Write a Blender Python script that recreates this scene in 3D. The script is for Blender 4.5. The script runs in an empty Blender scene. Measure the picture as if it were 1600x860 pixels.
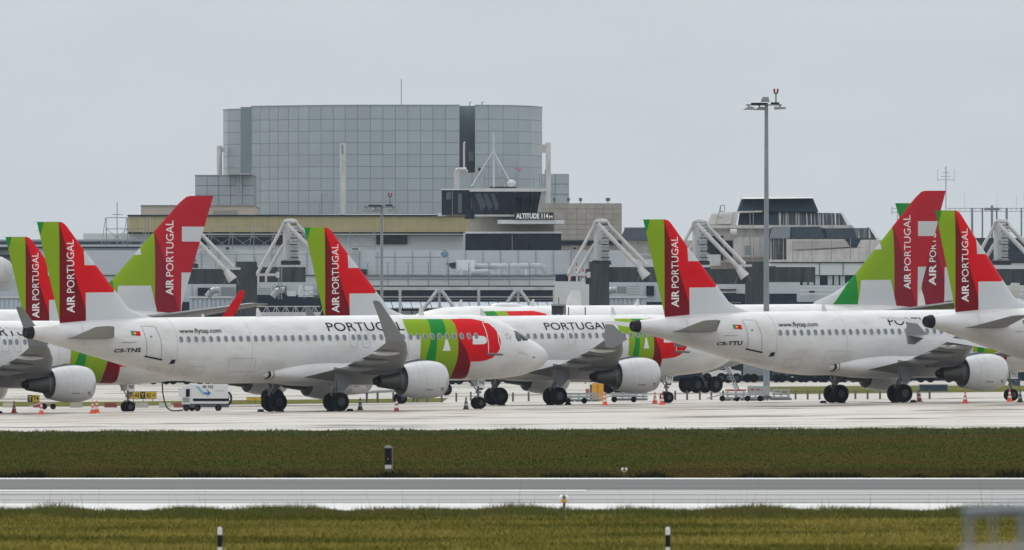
import bpy, bmesh, math, random
import numpy as np
from mathutils import Vector, Matrix
from mathutils.geometry import delaunay_2d_cdt

random.seed(7)
SC = bpy.context.scene
COL = SC.collection
# ------------------------------------------------------------------ camera
F = 19250.0      # focal length in photo pixels (1600 wide)
CD = 770.0       # camera stands 770 m in front of the parked row
HY = 548.0       # horizon row in the photo
CH = 3.8         # eye height
cd_ = bpy.data.cameras.new("camera")
cam = bpy.data.objects.new("camera", cd_)
COL.objects.link(cam)
cam.location = (0, -CD, CH)
cam.rotation_euler = (math.radians(90), 0, 0)
cd_.sensor_width = 36.0
cd_.lens = F / 1600 * 36.0
cd_.shift_y = (HY - 430.0) / 1600.0
cd_.clip_start = 1.0
cd_.clip_end = 60000.0
cd_.dof.use_dof = True
cd_.dof.focus_distance = 790.0
cd_.dof.aperture_fstop = 10.0
SC.camera = cam
# ------------------------------------------------------------------ world
SUN_EL, SUN_AZ = math.radians(48), math.radians(-25)   # high behind the terminal, veiled by cloud
W = bpy.data.worlds.new("World")
SC.world = W
W.use_nodes = True
nt = W.node_tree
nt.nodes.clear()
out = nt.nodes.new('ShaderNodeOutputWorld')
bg = nt.nodes.new('ShaderNodeBackground')
sky = nt.nodes.new('ShaderNodeTexSky')
sky.sky_type = 'NISHITA'
sky.sun_disc = False
sky.sun_elevation = SUN_EL
sky.sun_rotation = SUN_AZ
sky.air_density = 1.0
sky.dust_density = 5.0
hsv = nt.nodes.new('ShaderNodeHueSaturation')
hsv.inputs['Saturation'].default_value = 0.25
tc = nt.nodes.new('ShaderNodeTexCoord')
sep = nt.nodes.new('ShaderNodeSeparateXYZ')
ramp = nt.nodes.new('ShaderNodeValToRGB')
ramp.color_ramp.elements[0].position = 0.0
ramp.color_ramp.elements[0].color = (6.3, 6.85, 7.3, 1)
ramp.color_ramp.elements[1].position = 0.6
ramp.color_ramp.elements[1].color = (12.4, 12.8, 13.1, 1)
e_ = ramp.color_ramp.elements.new(0.035); e_.color = (6.3, 6.85, 7.3, 1)
e_ = ramp.color_ramp.elements.new(0.16); e_.color = (9.9, 10.3, 10.7, 1)
noi = nt.nodes.new('ShaderNodeTexNoise')
noi.inputs['Scale'].default_value = 55
noi.inputs['Detail'].default_value = 4
mp = nt.nodes.new('ShaderNodeMapping')
mp.inputs['Scale'].default_value = (1, 1, 3.5)
mr = nt.nodes.new('ShaderNodeMapRange')
mr.inputs['From Min'].default_value = 0.3
mr.inputs['From Max'].default_value = 0.7
mr.inputs['To Min'].default_value = 0.98
mr.inputs['To Max'].default_value = 1.02
mul = nt.nodes.new('ShaderNodeMix'); mul.data_type = 'RGBA'; mul.blend_type = 'MULTIPLY'
mul.inputs['Factor'].default_value = 1
mix = nt.nodes.new('ShaderNodeMix'); mix.data_type = 'RGBA'
mix.inputs['Factor'].default_value = 0.88
L = nt.links.new
L(tc.outputs['Generated'], sep.inputs[0])
L(sep.outputs['Z'], ramp.inputs['Fac'])
L(tc.outputs['Generated'], mp.inputs['Vector'])
L(mp.outputs[0], noi.inputs['Vector'])
L(noi.outputs['Fac'], mr.inputs['Value'])
L(ramp.outputs['Color'], mul.inputs['A'])
L(mr.outputs[0], mul.inputs['B'])
L(sky.outputs[0], hsv.inputs['Color'])
L(hsv.outputs[0], mix.inputs['A'])
L(mul.outputs['Result'], mix.inputs['B'])
L(mix.outputs['Result'], bg.inputs['Color'])
bg.inputs['Strength'].default_value = 0.088
L(bg.outputs[0], out.inputs[0])
# ------------------------------------------------------------------ sun
sd = bpy.data.lights.new("sun", 'SUN')
sd.energy = 1.4
sd.angle = math.radians(14)
sd.color = (1.0, 0.97, 0.92)
sun = bpy.data.objects.new("sun", sd)
COL.objects.link(sun)
sdir = Vector((math.sin(SUN_AZ) * math.cos(SUN_EL), math.cos(SUN_AZ) * math.cos(SUN_EL), math.sin(SUN_EL)))
sun.rotation_euler = sdir.to_track_quat('Z', 'Y').to_euler()
SC.view_settings.view_transform = 'Standard'
SC.view_settings.look = 'None'
SC.view_settings.exposure = 0.2
SC.view_settings.gamma = 1.0
SC.cycles.max_bounces = 6
SC.cycles.volume_bounces = 0
SC.cycles.use_denoising = True
HAZE = 0.00003

# ================================================================== helpers
def lin(c):
    c /= 255.0
    return c / 12.92 if c <= 0.04045 else ((c + 0.055) / 1.055) ** 2.4
def rgb(r, g, b):
    return (lin(r), lin(g), lin(b), 1.0)

MATS = {}
def mat(name, color, rough=0.5, metal=0.0, var=0.0, scale=1.0, stretch=(1, 1, 1), bump=0.0,
        spec=0.5, rand=0.0, coat=0.0, color2=None, coord='Object', detail=5.0, vmin=0.3, vmax=0.7):
    if name in MATS:
        return MATS[name]
    m = bpy.data.materials.new(name)
    m.use_nodes = True
    n = m.node_tree.nodes; l = m.node_tree.links.new
    p = n['Principled BSDF']
    p.inputs['Base Color'].default_value = color
    p.inputs['Roughness'].default_value = rough
    p.inputs['Metallic'].default_value = metal
    p.inputs['Specular IOR Level'].default_value = spec
    p.inputs['Coat Weight'].default_value = coat
    p.inputs['Coat Roughness'].default_value = 0.15
    if var or bump or rand:
        t = n.new('ShaderNodeTexCoord')
        mpp = n.new('ShaderNodeMapping'); mpp.inputs['Scale'].default_value = stretch
        l(t.outputs[coord], mpp.inputs[0])
        no = n.new('ShaderNodeTexNoise'); no.inputs['Scale'].default_value = scale
        no.inputs['Detail'].default_value = detail; no.inputs['Roughness'].default_value = 0.6
        l(mpp.outputs[0], no.inputs['Vector'])
        cur = None
        if var:
            c2 = color2 or tuple(max(0, c * (1 - var)) for c in color[:3]) + (1,)
            mr_ = n.new('ShaderNodeMapRange')
            mr_.inputs['From Min'].default_value = vmin; mr_.inputs['From Max'].default_value = vmax
            l(no.outputs['Fac'], mr_.inputs['Value'])
            mx = n.new('ShaderNodeMix'); mx.data_type = 'RGBA'
            mx.inputs['A'].default_value = color; mx.inputs['B'].default_value = c2
            l(mr_.outputs[0], mx.inputs['Factor'])
            cur = mx.outputs['Result']
        if rand:
            oi = n.new('ShaderNodeObjectInfo')
            m2 = n.new('ShaderNodeMapRange')
            m2.inputs['To Min'].default_value = 1 - rand; m2.inputs['To Max'].default_value = 1 + rand
            l(oi.outputs['Random'], m2.inputs['Value'])
            m3 = n.new('ShaderNodeMix'); m3.data_type = 'RGBA'; m3.blend_type = 'MULTIPLY'
            m3.inputs['Factor'].default_value = 1
            if cur: l(cur, m3.inputs['A'])
            else: m3.inputs['A'].default_value = color
            l(m2.outputs[0], m3.inputs['B'])
            cur = m3.outputs['Result']
        if cur: l(cur, p.inputs['Base Color'])
        if bump:
            b = n.new('ShaderNodeBump'); b.inputs['Strength'].default_value = bump
            b.inputs['Distance'].default_value = 0.05
            l(no.outputs['Fac'], b.inputs['Height']); l(b.outputs[0], p.inputs['Normal'])
    MATS[name] = m
    return m

def smooth(o, ang=40):
    me = o.data
    me.polygons.foreach_set('use_smooth', [True] * len(me.polygons))
    try:
        me.set_sharp_from_angle(angle=math.radians(ang))
    except Exception:
        pass

ORG = {}
def thing(name, label, cat, loc=(0, 0, 0), group=None, rot=None):
    o = bpy.data.objects.new(name, None)
    COL.objects.link(o)
    o.empty_display_size = 0.5
    if rot is not None:
        o.matrix_world = Matrix.Translation(loc) @ rot
        ORG[o.name] = Vector((0, 0, 0))
    else:
        o.location = loc
        ORG[o.name] = Vector(loc)
    o['label'] = label; o['category'] = cat
    if group: o['group'] = group
    return o

class MB:
    def __init__(s): s.v = []; s.f = []
    def add(s, vs, fs):
        k = len(s.v)
        s.v += [tuple(v) for v in vs]
        s.f += [tuple(i + k for i in f) for f in fs]
        return s
    def box(s, x0, x1, y0, y1, z0, z1):
        return s.add([(x0, y0, z0), (x1, y0, z0), (x1, y1, z0), (x0, y1, z0), (x0, y0, z1), (x1, y0, z1), (x1, y1, z1), (x0, y1, z1)],
                     [(0, 3, 2, 1), (4, 5, 6, 7), (0, 1, 5, 4), (1, 2, 6, 5), (2, 3, 7, 6), (3, 0, 4, 7)])
    def prism(s, poly, y0, y1, axis='y'):
        """poly in (x,z) extruded along y"""
        n = len(poly)
        if axis == 'y':
            a = [(p[0], y0, p[1]) for p in poly]; b = [(p[0], y1, p[1]) for p in poly]
        elif axis == 'x':
            a = [(y0, p[0], p[1]) for p in poly]; b = [(y1, p[0], p[1]) for p in poly]
        else:
            a = [(p[0], p[1], y0) for p in poly]; b = [(p[0], p[1], y1) for p in poly]
        return s.add(a + b, [tuple(range(n)), tuple(range(2 * n - 1, n - 1, -1))] +
                     [(i, i + n, (i + 1) % n + n, (i + 1) % n) for i in range(n)])
    def tube(s, p0, p1, r0, r1=None, n=8, caps=True):
        r1 = r0 if r1 is None else r1
        p0 = Vector(p0); p1 = Vector(p1); d = (p1 - p0)
        if d.length < 1e-6: return s
        d.normalize()
        a = d.orthogonal().normalized(); b = d.cross(a)
        vs = []
        for p, r in ((p0, r0), (p1, r1)):
            for i in range(n):
                t = 2 * math.pi * i / n
                vs.append(p + a * math.cos(t) * r + b * math.sin(t) * r)
        fs = [(i, (i + 1) % n, (i + 1) % n + n, i + n) for i in range(n)]
        if caps: fs += [tuple(range(n - 1, -1, -1)), tuple(range(n, 2 * n))]
        return s.add(vs, fs)
    def path(s, pts, r, n=6):
        for a, b in zip(pts[:-1], pts[1:]): s.tube(a, b, r, r, n)
        return s
    def lathe(s, prof, c=(0, 0, 0), axis='x', n=24, cap=True):
        """prof: list of (along, r)"""
        vs = []; fs = []
        for (a, r) in prof:
            for i in range(n):
                t = 2 * math.pi * i / n
                u, w = r * math.cos(t), r * math.sin(t)
                if axis == 'x': vs.append((c[0] + a, c[1] + u, c[2] + w))
                elif axis == 'y': vs.append((c[0] + u, c[1] + a, c[2] + w))
                else: vs.append((c[0] + u, c[1] + w, c[2] + a))
        for j in range(len(prof) - 1):
            for i in range(n):
                k = j * n; i2 = (i + 1) % n
                fs.append((k + i, k + i2, k + n + i2, k + n + i))
        if cap:
            fs.append(tuple(range(n))); k = (len(prof) - 1) * n
            fs.append(tuple(range(k + n - 1, k - 1, -1)))
        return s.add(vs, fs)
    def rings(s, rings, cap=True):
        n = len(rings[0]); vs = [p for r in rings for p in r]; fs = []
        for j in range(len(rings) - 1):
            for i in range(n):
                k = j * n; i2 = (i + 1) % n
                fs.append((k + i, k + i2, k + n + i2, k + n + i))
        if cap:
            fs.append(tuple(range(n - 1, -1, -1))); k = (len(rings) - 1) * n
            fs.append(tuple(range(k, k + n)))
        return s.add(vs, fs)
    def build(s, name, m, parent=None, sm=False, recalc=True, local=False, label=None):
        me = bpy.data.meshes.new(name)
        v = s.v
        if parent is not None and not local:
            o_ = ORG.get(parent.name, Vector((0, 0, 0)))
            if o_.length: v = [(a[0] - o_[0], a[1] - o_[1], a[2] - o_[2]) for a in v]
        me.from_pydata(v, [], s.f)
        if recalc:
            bm = bmesh.new(); bm.from_mesh(me)
            bmesh.ops.recalc_face_normals(bm, faces=bm.faces)
            bm.to_mesh(me); bm.free()
        me.materials.append(m)
        o = bpy.data.objects.new(name, me)
        COL.objects.link(o)
        if parent is not None:
            o.parent = parent
            ORG[o.name] = ORG.get(parent.name, Vector((0, 0, 0)))
        if sm: smooth(o)
        if label: o['label'] = label
        return o

def tag(o, label=None, cat=None, group=None, kind=None):
    if label: o['label'] = label
    if cat: o['category'] = cat
    if group: o['group'] = group
    if kind: o['kind'] = kind
    return o

def copy_tree(o, parent=None):
    c = o.copy(); COL.objects.link(c)
    if parent is not None:
        c.parent = parent
        c.matrix_parent_inverse = o.matrix_parent_inverse.copy()
    for ch in list(KIDS.get(o.name, [])) or [x for x in o.children]:
        copy_tree(ch, c)
    return c
KIDS = {}

def interp(x, pts):
    if x <= pts[0][0]: return pts[0][1]
    for (a, b), (c, d) in zip(pts[:-1], pts[1:]):
        if x <= c: return b + (d - b) * (x - a) / (c - a)
    return pts[-1][1]

# ground height (apron drains gently to the left, climbs a little to the terminal)
KD = [(366, 0), (576, .3), (700, 1), (930, 1), (1080, .6), (1250, .3), (1400, 0)]
RD = [(1060, 0), (1240, .5), (9000, .5)]
def zg(x, d):
    return 0.012 * (max(-32, min(40, x)) + 13) * interp(d, KD) + interp(d, RD)
def ground(px, py):
    """point of the ground seen at a photo pixel"""
    d = 800.0
    for _ in range(60):
        s = F / d; z = zg((px - 800) / s, d)
        d2 = F * (CH - z) / (py - HY)
        d = d * .5 + d2 * .5
    return Vector(((px - 800) / F * d, d - CD, zg((px - 800) / F * d, d)))
def P(px, py, d):
    s = F / d
    return Vector(((px - 800) / s, d - CD, CH + (HY - py) / s))
def at(px, d):
    x = (px - 800) / F * d
    return Vector((x, d - CD, zg(x, d)))

# text -> flat mesh data centred on its left baseline (u right, v up), scaled to given size
def text_mesh(body, height=None, length=None, bold=0.0, caps='H'):
    cu = bpy.data.curves.new('t', 'FONT'); cu.body = body; cu.size = 1.0; cu.resolution_u = 4
    cu.offset = bold
    ob = bpy.data.objects.new('t', cu)
    me = bpy.data.meshes.new_from_object(ob)
    vs = [(v.co.x, v.co.y) for v in me.vertices]
    fs = [tuple(p.vertices) for p in me.polygons]
    bpy.data.objects.remove(ob); bpy.data.curves.remove(cu); bpy.data.meshes.remove(me)
    xs = [v[0] for v in vs]
    x0, x1 = min(xs), max(xs)
    sy = height / 0.682 if height else 1.0
    sx = length / (x1 - x0) if length else sy
    if not height: sy = sx
    return [((v[0] - x0) * sx, v[1] * sy) for v in vs], fs
# ================================================================== ground
def sheet(name, xs, ds, off, m, zf=None):
    vs = []; fs = []
    for d in ds:
        for x in xs:
            z = (zf or zg)(x, d) + off
            vs.append((x, d - CD, z))
    n = len(xs)
    for j in range(len(ds) - 1):
        for i in range(n - 1):
            k = j * n + i
            fs.append((k, k + 1, k + n + 1, k + n))
    me = bpy.data.meshes.new(name); me.from_pydata(vs, [], fs); me.materials.append(m)
    me.polygons.foreach_set('use_smooth', [True] * len(me.polygons))
    o = bpy.data.objects.new(name, me); COL.objects.link(o); o['kind'] = 'structure'
    return o

def node_mat(name):
    m = bpy.data.materials.new(name); m.use_nodes = True
    return m, m.node_tree.nodes, m.node_tree.links.new, m.node_tree.nodes['Principled BSDF']

def noise(n, l, scale, stretch=(1, 1, 1), detail=5, rough=.6, src=None):
    t = n.new('ShaderNodeTexCoord'); mpp = n.new('ShaderNodeMapping'); mpp.inputs['Scale'].default_value = stretch
    l(t.outputs['Object'], mpp.inputs[0])
    no = n.new('ShaderNodeTexNoise'); no.inputs['Scale'].default_value = scale
    no.inputs['Detail'].default_value = detail; no.inputs['Roughness'].default_value = rough
    l(mpp.outputs[0], no.inputs['Vector'])
    return no.outputs['Fac']
def remap(n, l, v, a, b, c=0, d=1):
    r = n.new('ShaderNodeMapRange')
    r.inputs['From Min'].default_value = a; r.inputs['From Max'].default_value = b
    r.inputs['To Min'].default_value = c; r.inputs['To Max'].default_value = d
    l(v, r.inputs['Value']); return r.outputs[0]
def mixc(n, l, f, a, b, mode='MIX'):
    x = n.new('ShaderNodeMix'); x.data_type = 'RGBA'; x.blend_type = mode
    for k, v in (('Factor', f), ('A', a), ('B', b)):
        if isinstance(v, (tuple, float, int)): x.inputs[k].default_value = v
        else: l(v, x.inputs[k])
    return x.outputs['Result']

def apron_mat():
    m, n, l, p = node_mat('wet_concrete')
    a = remap(n, l, noise(n, l, .35, (.035, .30, 1), 6), .44, .58)       # long drainage streaks
    b = remap(n, l, noise(n, l, 1.0, (.075, .07, 1), 6, .62), .545, .60)
    c = remap(n, l, noise(n, l, .05, (.3, 1, 1), 3), .35, .65)  # broad patches where wet glare is mixed in as paler colour
    col = mixc(n, l, a, (.36, .32, .262, 1), (.22, .19, .15, 1))
    k = n.new('ShaderNodeMath'); k.operation = 'MULTIPLY'; l(b, k.inputs[0]); k.inputs[1].default_value = .85
    k2 = n.new('ShaderNodeMath'); k2.operation = 'MULTIPLY'; l(c, k2.inputs[0]); k2.inputs[1].default_value = .5
    col = mixc(n, l, k2.outputs[0], col, (.43, .39, .325, 1), 'MIX')
    col = mixc(n, l, k.outputs[0], col, (.05, .045, .038, 1))
    l(col, p.inputs['Base Color'])
    l(remap(n, l, a, 0, 1, .26, .5), p.inputs['Roughness'])
    l(remap(n, l, b, 0, 1, .55, .04), p.inputs['Specular IOR Level'])
    bp = n.new('ShaderNodeBump'); bp.inputs['Strength'].default_value = .25; bp.inputs['Distance'].default_value = .03
    l(noise(n, l, 3, (1, 1, 1), 4), bp.inputs['Height']); l(bp.outputs[0], p.inputs['Normal'])
    return m

def grass_mat(name, c1, c2, c3):
    m, n, l, p = node_mat(name)
    a = remap(n, l, noise(n, l, .12, (.35, 1, 1), 6, .65), .4, .62)
    b = remap(n, l, noise(n, l, .5, (.5, 1, 1), 6, .7), .42, .64)
    col = mixc(n, l, a, c1, c2); col = mixc(n, l, b, col, c3)
    l(col, p.inputs['Base Color']); p.inputs['Roughness'].default_value = .95
    p.inputs['Specular IOR Level'].default_value = .0
    bp = n.new('ShaderNodeBump'); bp.inputs['Strength'].default_value = .8; bp.inputs['Distance'].default_value = .1
    l(noise(n, l, 6, (1, 1, 1), 5), bp.inputs['Height']); l(bp.outputs[0], p.inputs['Normal'])
    return m

def tar_mat(name, c1, c2, rough, streak=.4):
    m, n, l, p = node_mat(name)
    a = remap(n, l, noise(n, l, .5, (.03, .55, 1), 5), .42, .58)
    b = remap(n, l, noise(n, l, 8, (1, 1, 1), 4), .3, .7, 0, .25)
    col = mixc(n, l, a, c1, c2); col = mixc(n, l, b, col, (.03, .03, .03, 1))
    l(col, p.inputs['Base Color']); p.inputs['Roughness'].default_value = rough
    l(remap(n, l, a, 0, 1, rough - .12, rough + .12), p.inputs['Roughness'])
    p.inputs['Specular IOR Level'].default_value = .2 if rough > .6 else .5
    if .4 < rough < .6: l(remap(n, l, a, 0, 1, .6, .22), p.inputs['Specular IOR Level'])
    return m

M_apron = apron_mat()
M_gmid = grass_mat('field_grass', (.045, .060, .008, 1), (.075, .05, .014, 1), (.038, .050, .008, 1))
M_gnear = grass_mat('mown_grass', (.15, .13, .026, 1), (.16, .12, .036, 1), (.075, .085, .012, 1))
M_earth = mat('earth', (.06, .06, .03, 1), .95, var=.4, scale=.02)
xs = [-2400, -600, -200, -60] + [x * 4 for x in range(-12, 13)] + [60, 200, 600, 2400]
nearx = xs
sheet('ground', [-2500, -600, -120, -50, -32, 0, 40, 60, 120, 600, 2500], [-300, 0, 200, 366, 576, 700, 930, 1060, 1240, 1400, 2500, 4500], -.12, M_earth)
sheet('mown_field', nearx, [60, 150, 200, 240, 292], -.02, M_gnear)
sheet('apron', xs, [576, 640, 700, 760, 800, 850, 930, 1000, 1060, 1080, 1150, 1240, 1300, 1400, 1800], 0, M_apron)
sheet('grass_strip', xs, [366.3, 420, 480, 530, 576.5], .008, M_gmid)
# runway between d = 292 and 366, several courses side by side as the photo shows
M_sh = tar_mat('shoulder_asphalt', (.060, .060, .060, 1), (.078, .078, .077, 1), .70)
M_run = tar_mat('runway_asphalt', (.26, .255, .245, 1), (.10, .10, .098, 1), .48)
M_glare = tar_mat('runway_edge_glare', (.62, .61, .58, 1), (.50, .49, .46, 1), .35)  # pale base colour stands in for sky reflected off the wet shoulder
M_line = mat('line_paint', (.72, .72, .72, 1), .45, var=.25, scale=1.5, stretch=(.1, 1, 1))
sheet('runway', xs, [291.5, 330, 366.3], .0, M_run)
sheet('runway_shoulder', xs, [336.5, 363.2], .006, M_sh)
sheet('runway_near_shoulder', xs, [291.5, 306.2], .006, M_glare)
sheet('runway_edge_line', xs, [363.2, 366.2], .012, M_line)
sheet('runway_side_stripe', [-600, -200, -60, -20, 0, 2.0], [332.4, 334.6], .012, M_line)
sheet('runway_joint', xs, [306.2, 307.0], .012, mat('joint_tar', (.05, .05, .052, 1), .6))
# far grass islands
def island(name, px0, px1, y0, y1, m):
    d0 = ground((px0 + px1) / 2, y1).y + CD; d1 = ground((px0 + px1) / 2, y0).y + CD
    x0, x1 = (px0 - 800) / F * d0, (px1 - 800) / F * d1
    n = 12
    return sheet(name, [x0 + (x1 - x0) * i / n for i in range(n + 1)], [d0, (d0 + d1) / 2, d1], .02, m)
M_gfar = grass_mat('island_grass', (.12, .135, .035, 1), (.15, .13, .05, 1), (.08, .09, .025, 1))
island('grass_island', -200, 700, 627.5, 634, M_gfar)
island('grass_island', 1240, 1900, 603, 612.5, M_gfar)

# ------------------------------------------------ grass blades (nobody could count them)
def blades(name, n, d0, d1, h0, h1, wid, m, px_margin=40, gap=0.0, dist=None, lean=.5):
    rng = np.random.default_rng(len(name) * 31 + n)
    d = rng.uniform(d0, d1, n) if dist is None else dist(rng, n)
    half = (800 + px_margin) / F * d
    x = rng.uniform(-1, 1, n) * half
    h = rng.uniform(h0, h1, n)
    if gap:
        cl = np.sin(x * 1.7 + 1.3) * np.sin(x * .63 + d * .2) + np.sin(x * 4.1 + d) * .5
        h = h * np.clip(1 + cl * gap, .15, 3)
    z = np.array([zg(a, b) for a, b in zip(x, d)])
    ang = rng.uniform(0, math.pi, n); w = wid * rng.uniform(.6, 1.4, n)
    lx = rng.normal(0, lean, n) * h; ly = rng.normal(0, lean, n) * h
    v = np.zeros((n, 3, 3))
    v[:, 0] = np.stack([x - np.cos(ang) * w, d - CD - np.sin(ang) * w, z - .02], 1)
    v[:, 1] = np.stack([x + np.cos(ang) * w, d - CD + np.sin(ang) * w, z - .02], 1)
    v[:, 2] = np.stack([x + lx, d - CD + ly, z + h], 1)
    me = bpy.data.meshes.new(name)
    me.vertices.add(3 * n); me.vertices.foreach_set('co', v.reshape(-1))
    me.loops.add(3 * n); me.loops.foreach_set('vertex_index', np.arange(3 * n, dtype=np.int32))
    me.polygons.add(n); me.polygons.foreach_set('loop_start', np.arange(0, 3 * n, 3, dtype=np.int32))
    me.update(); me.validate()
    me.materials.append(m)
    o = bpy.data.objects.new(name, me); COL.objects.link(o)
    return o
def blade_mat(name, a, b, sc=.3, st=(.5, 1, 1)):
    m, n, l, p = node_mat(name)
    f = remap(n, l, noise(n, l, sc, st, 7, .7), .43, .57)
    l(mixc(n, l, f, a, b), p.inputs['Base Color']); p.inputs['Roughness'].default_value = .8
    p.inputs['Specular IOR Level'].default_value = .03
    return m
MB1 = blade_mat('blade_mown', (.25, .205, .042, 1), (.082, .088, .009, 1), .12, (.8, 1, 1))
MB2 = blade_mat('blade_tall', (.085, .105, .02, 1), (.12, .105, .03, 1), .5)
MB3 = blade_mat('blade_field', (.044, .058, .006, 1), (.092, .058, .014, 1), 1.0, (.12, .035, 1))
tag(blades('mown_grass', 90000, 232, 284, .03, .09, .012, MB1, lean=.9), 'short yellowish mown grass in front of the runway', 'grass', kind='stuff')
tag(blades('tall_grass', 70000, 280, 292.3, .04, .14, .010, MB2, gap=.8), 'taller dark green grass strip along the near runway edge', 'grass', kind='stuff')
tag(blades('weed_stalks', 220, 285, 292, .12, .7, .004, MB2, gap=.5, lean=.2), 'thin weed stalks standing up against the wet runway', 'weeds', kind='stuff')
tag(blades('field_grass', 240000, 366.8, 574, .015, .06, .03, MB3, lean=.9), 'dark olive grass field between runway and apron', 'grass', kind='stuff')
tag(blades('dry_field_grass', 50000, 367.2, 394, .02, .07, .02, blade_mat('blade_dry', (.10, .062, .017, 1), (.06, .05, .012, 1), 1.0, (.2, .1, 1)), lean=.9), 'brownish dry grass band just beyond the runway', 'grass', kind='stuff')
tag(blades('edge_tufts', 7000, 366.5, 368.5, .02, .13, .03, mat('edge_tuft', (.02, .024, .008, 1), .9, spec=0), gap=1.2), 'dark grass tufts along the far runway edge', 'grass', kind='stuff')
tag(blades('apron_edge_grass', 34000, 545, 576.3, .05, .15, .035, blade_mat('blade_edge', (.10, .12, .03, 1), (.05, .065, .015, 1), .9), gap=.4), 'rough lighter grass along the near edge of the apron', 'grass', kind='stuff')
# ================================================================== aircraft
WHITE = mat('aircraft_white', (.63, .63, .635, 1), .32, var=.13, scale=.8, stretch=(.6, 1, 1.6), spec=.35, color2=(.50, .49, .465, 1), vmin=.42, vmax=.75)
NAC = mat('cowl_grey_white', (.56, .57, .58, 1), .34, var=.14, scale=1.2, stretch=(.4, 1, 1), spec=.4)
GREYP = mat('wing_grey', (.20, .207, .215, 1), .42, var=.15, scale=.7, stretch=(.5, 2, 1))
DGREY = mat('dark_grey_metal', (.11, .115, .125, 1), .45, var=.2, scale=2)
BLACK = mat('exhaust_black', (.008, .008, .009, 1), .6, spec=.15)
STEEL = mat('exhaust_steel', (.07, .068, .064, 1), .45, metal=.6, var=.4, scale=2, stretch=(.3, 1, 1))
LIP = mat('bare_metal_lip', (.50, .51, .53, 1), .3, metal=.9)
RUBBER = mat('tyre_rubber', (.005, .005, .006, 1), .85, spec=.08)
HUB = mat('wheel_hub', (.035, .037, .04, 1), .5, metal=.3)
STRUT = mat('gear_strut', (.14, .145, .15, 1), .4, metal=.3)
DOORG = mat('gear_door_grey', (.20, .22, .25, 1), .5, var=.15, scale=1.5)
WINDOW = mat('cabin_window', (.13, .155, .175, 1), .25)
WFRAME = mat('window_rim', (.42, .44, .45, 1), .4)
GLASS = mat('cockpit_glass', (.02, .045, .048, 1), .12, spec=.3)
INK = mat('dark_lettering', (.008, .009, .012, 1), .6, spec=.1)
SEAM = mat('panel_seam', (.33, .34, .36, 1), .5)
OUTW = mat('door_outline_white', (.72, .72, .74, 1), .4)
TXTW = mat('white_lettering', (.78, .78, .78, 1), .4)
C_LIME = (.215, .345, .006, 1); C_GREEN = (.010, .22, .032, 1); C_RED = (.60, .002, .007, 1)
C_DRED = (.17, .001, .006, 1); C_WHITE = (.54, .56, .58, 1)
def paint(n, c): return mat(n, c, .42, spec=.06, var=.08, scale=.8)
LIME = paint('lime_paint', C_LIME); GREEN = paint('green_paint', C_GREEN)
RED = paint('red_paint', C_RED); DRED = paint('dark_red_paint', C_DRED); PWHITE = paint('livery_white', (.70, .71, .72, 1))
DGREEN = GREEN

def pchip(pts):
    """smooth monotone interpolation over stations"""
    t = np.array([p[0] for p in pts], float); v = np.array([p[1] for p in pts], float)
    h = np.diff(t); dl = np.diff(v) / h
    m = np.zeros(len(t))
    for i in range(1, len(t) - 1):
        if dl[i - 1] * dl[i] > 0:
            w1 = 2 * h[i] + h[i - 1]; w2 = h[i] + 2 * h[i - 1]
            m[i] = (w1 + w2) / (w1 / dl[i - 1] + w2 / dl[i])
    m[0] = dl[0]; m[-1] = dl[-1]
    def f(x):
        x = min(max(x, t[0]), t[-1])
        i = min(int(np.searchsorted(t, x, side='right')) - 1, len(t) - 2)
        u = (x - t[i]) / h[i]
        return float((1 + 2 * u) * (1 - u) ** 2 * v[i] + u * (1 - u) ** 2 * h[i] * m[i] + u * u * (3 - 2 * u) * v[i + 1] + u * u * (u - 1) * h[i] * m[i + 1])
    return f

class Type: pass
def type_narrow(short):
    T = Type(); T.short = short
    T.len = 37.57; T.R0 = 2.07
    T.dm = 1.6 if short else 0.0            # forward plug taken out
    T.dt = 3.73 if short else 0.0           # both plugs taken out
    top = [(0, 3.2), (.12, 3.5), (.5, 3.88), (1.0, 4.18), (1.7, 4.5), (2.3, 4.84), (3.0, 5.28), (3.7, 5.6), (4.6, 5.83), (5.6, 5.93), (6.6, 5.95), (24.5, 5.95), (28, 5.95), (30, 5.94), (32, 5.88), (34, 5.76), (36, 5.58), (37.2, 5.46), (37.57, 5.42)]
    bot = [(0, 3.2), (.12, 2.92), (.5, 2.6), (1.0, 2.36), (1.7, 2.14), (2.3, 2.03), (3.0, 1.94), (4.0, 1.86), (5.0, 1.82), (6.0, 1.81), (24.0, 1.81), (26, 1.96), (28, 2.34), (30, 2.84), (32, 3.38), (34, 3.92), (36, 4.46), (37.2, 4.74), (37.57, 4.80)]
    wid = [(0, .0), (.12, .36), (.5, .72), (1.0, 1.03), (1.7, 1.33), (2.3, 1.52), (3.0, 1.69), (4.0, 1.85), (5.0, 1.94), (6.0, 1.975), (24.5, 1.975), (27, 1.95), (29, 1.86), (31, 1.68), (33, 1.38), (35, .92), (36.5, .52), (37.57, .3)]
    def cut(p): return [(t if t < 10 else t - T.dt, v) for t, v in p]
    T.top = pchip(cut(top)); T.bot = pchip(cut(bot)); T.wid = pchip(cut(wid))
    T.L = T.len - T.dt
    T.xm = 17.71 - T.dm
    T.nose = 5.07
    T.LE = [(5.3, 27.6), (5.9, 28.3), (6.09, 28.8), (6.64, 30.1), (7.8, 31.2), (9.2, 32.42), (10.17, 33.3), (11.34, 34.30), (11.6, 34.46), (11.8, 34.62), (11.93, 34.8), (12.0, 35.0)]
    T.TE = [(5.3, 34.9), (5.81, 35.06), (12.0, 36.68)]
    T.LE = [(z, t - T.dt) for z, t in T.LE]; T.TE = [(z, t - T.dt) for z, t in T.TE]
    return T
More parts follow.
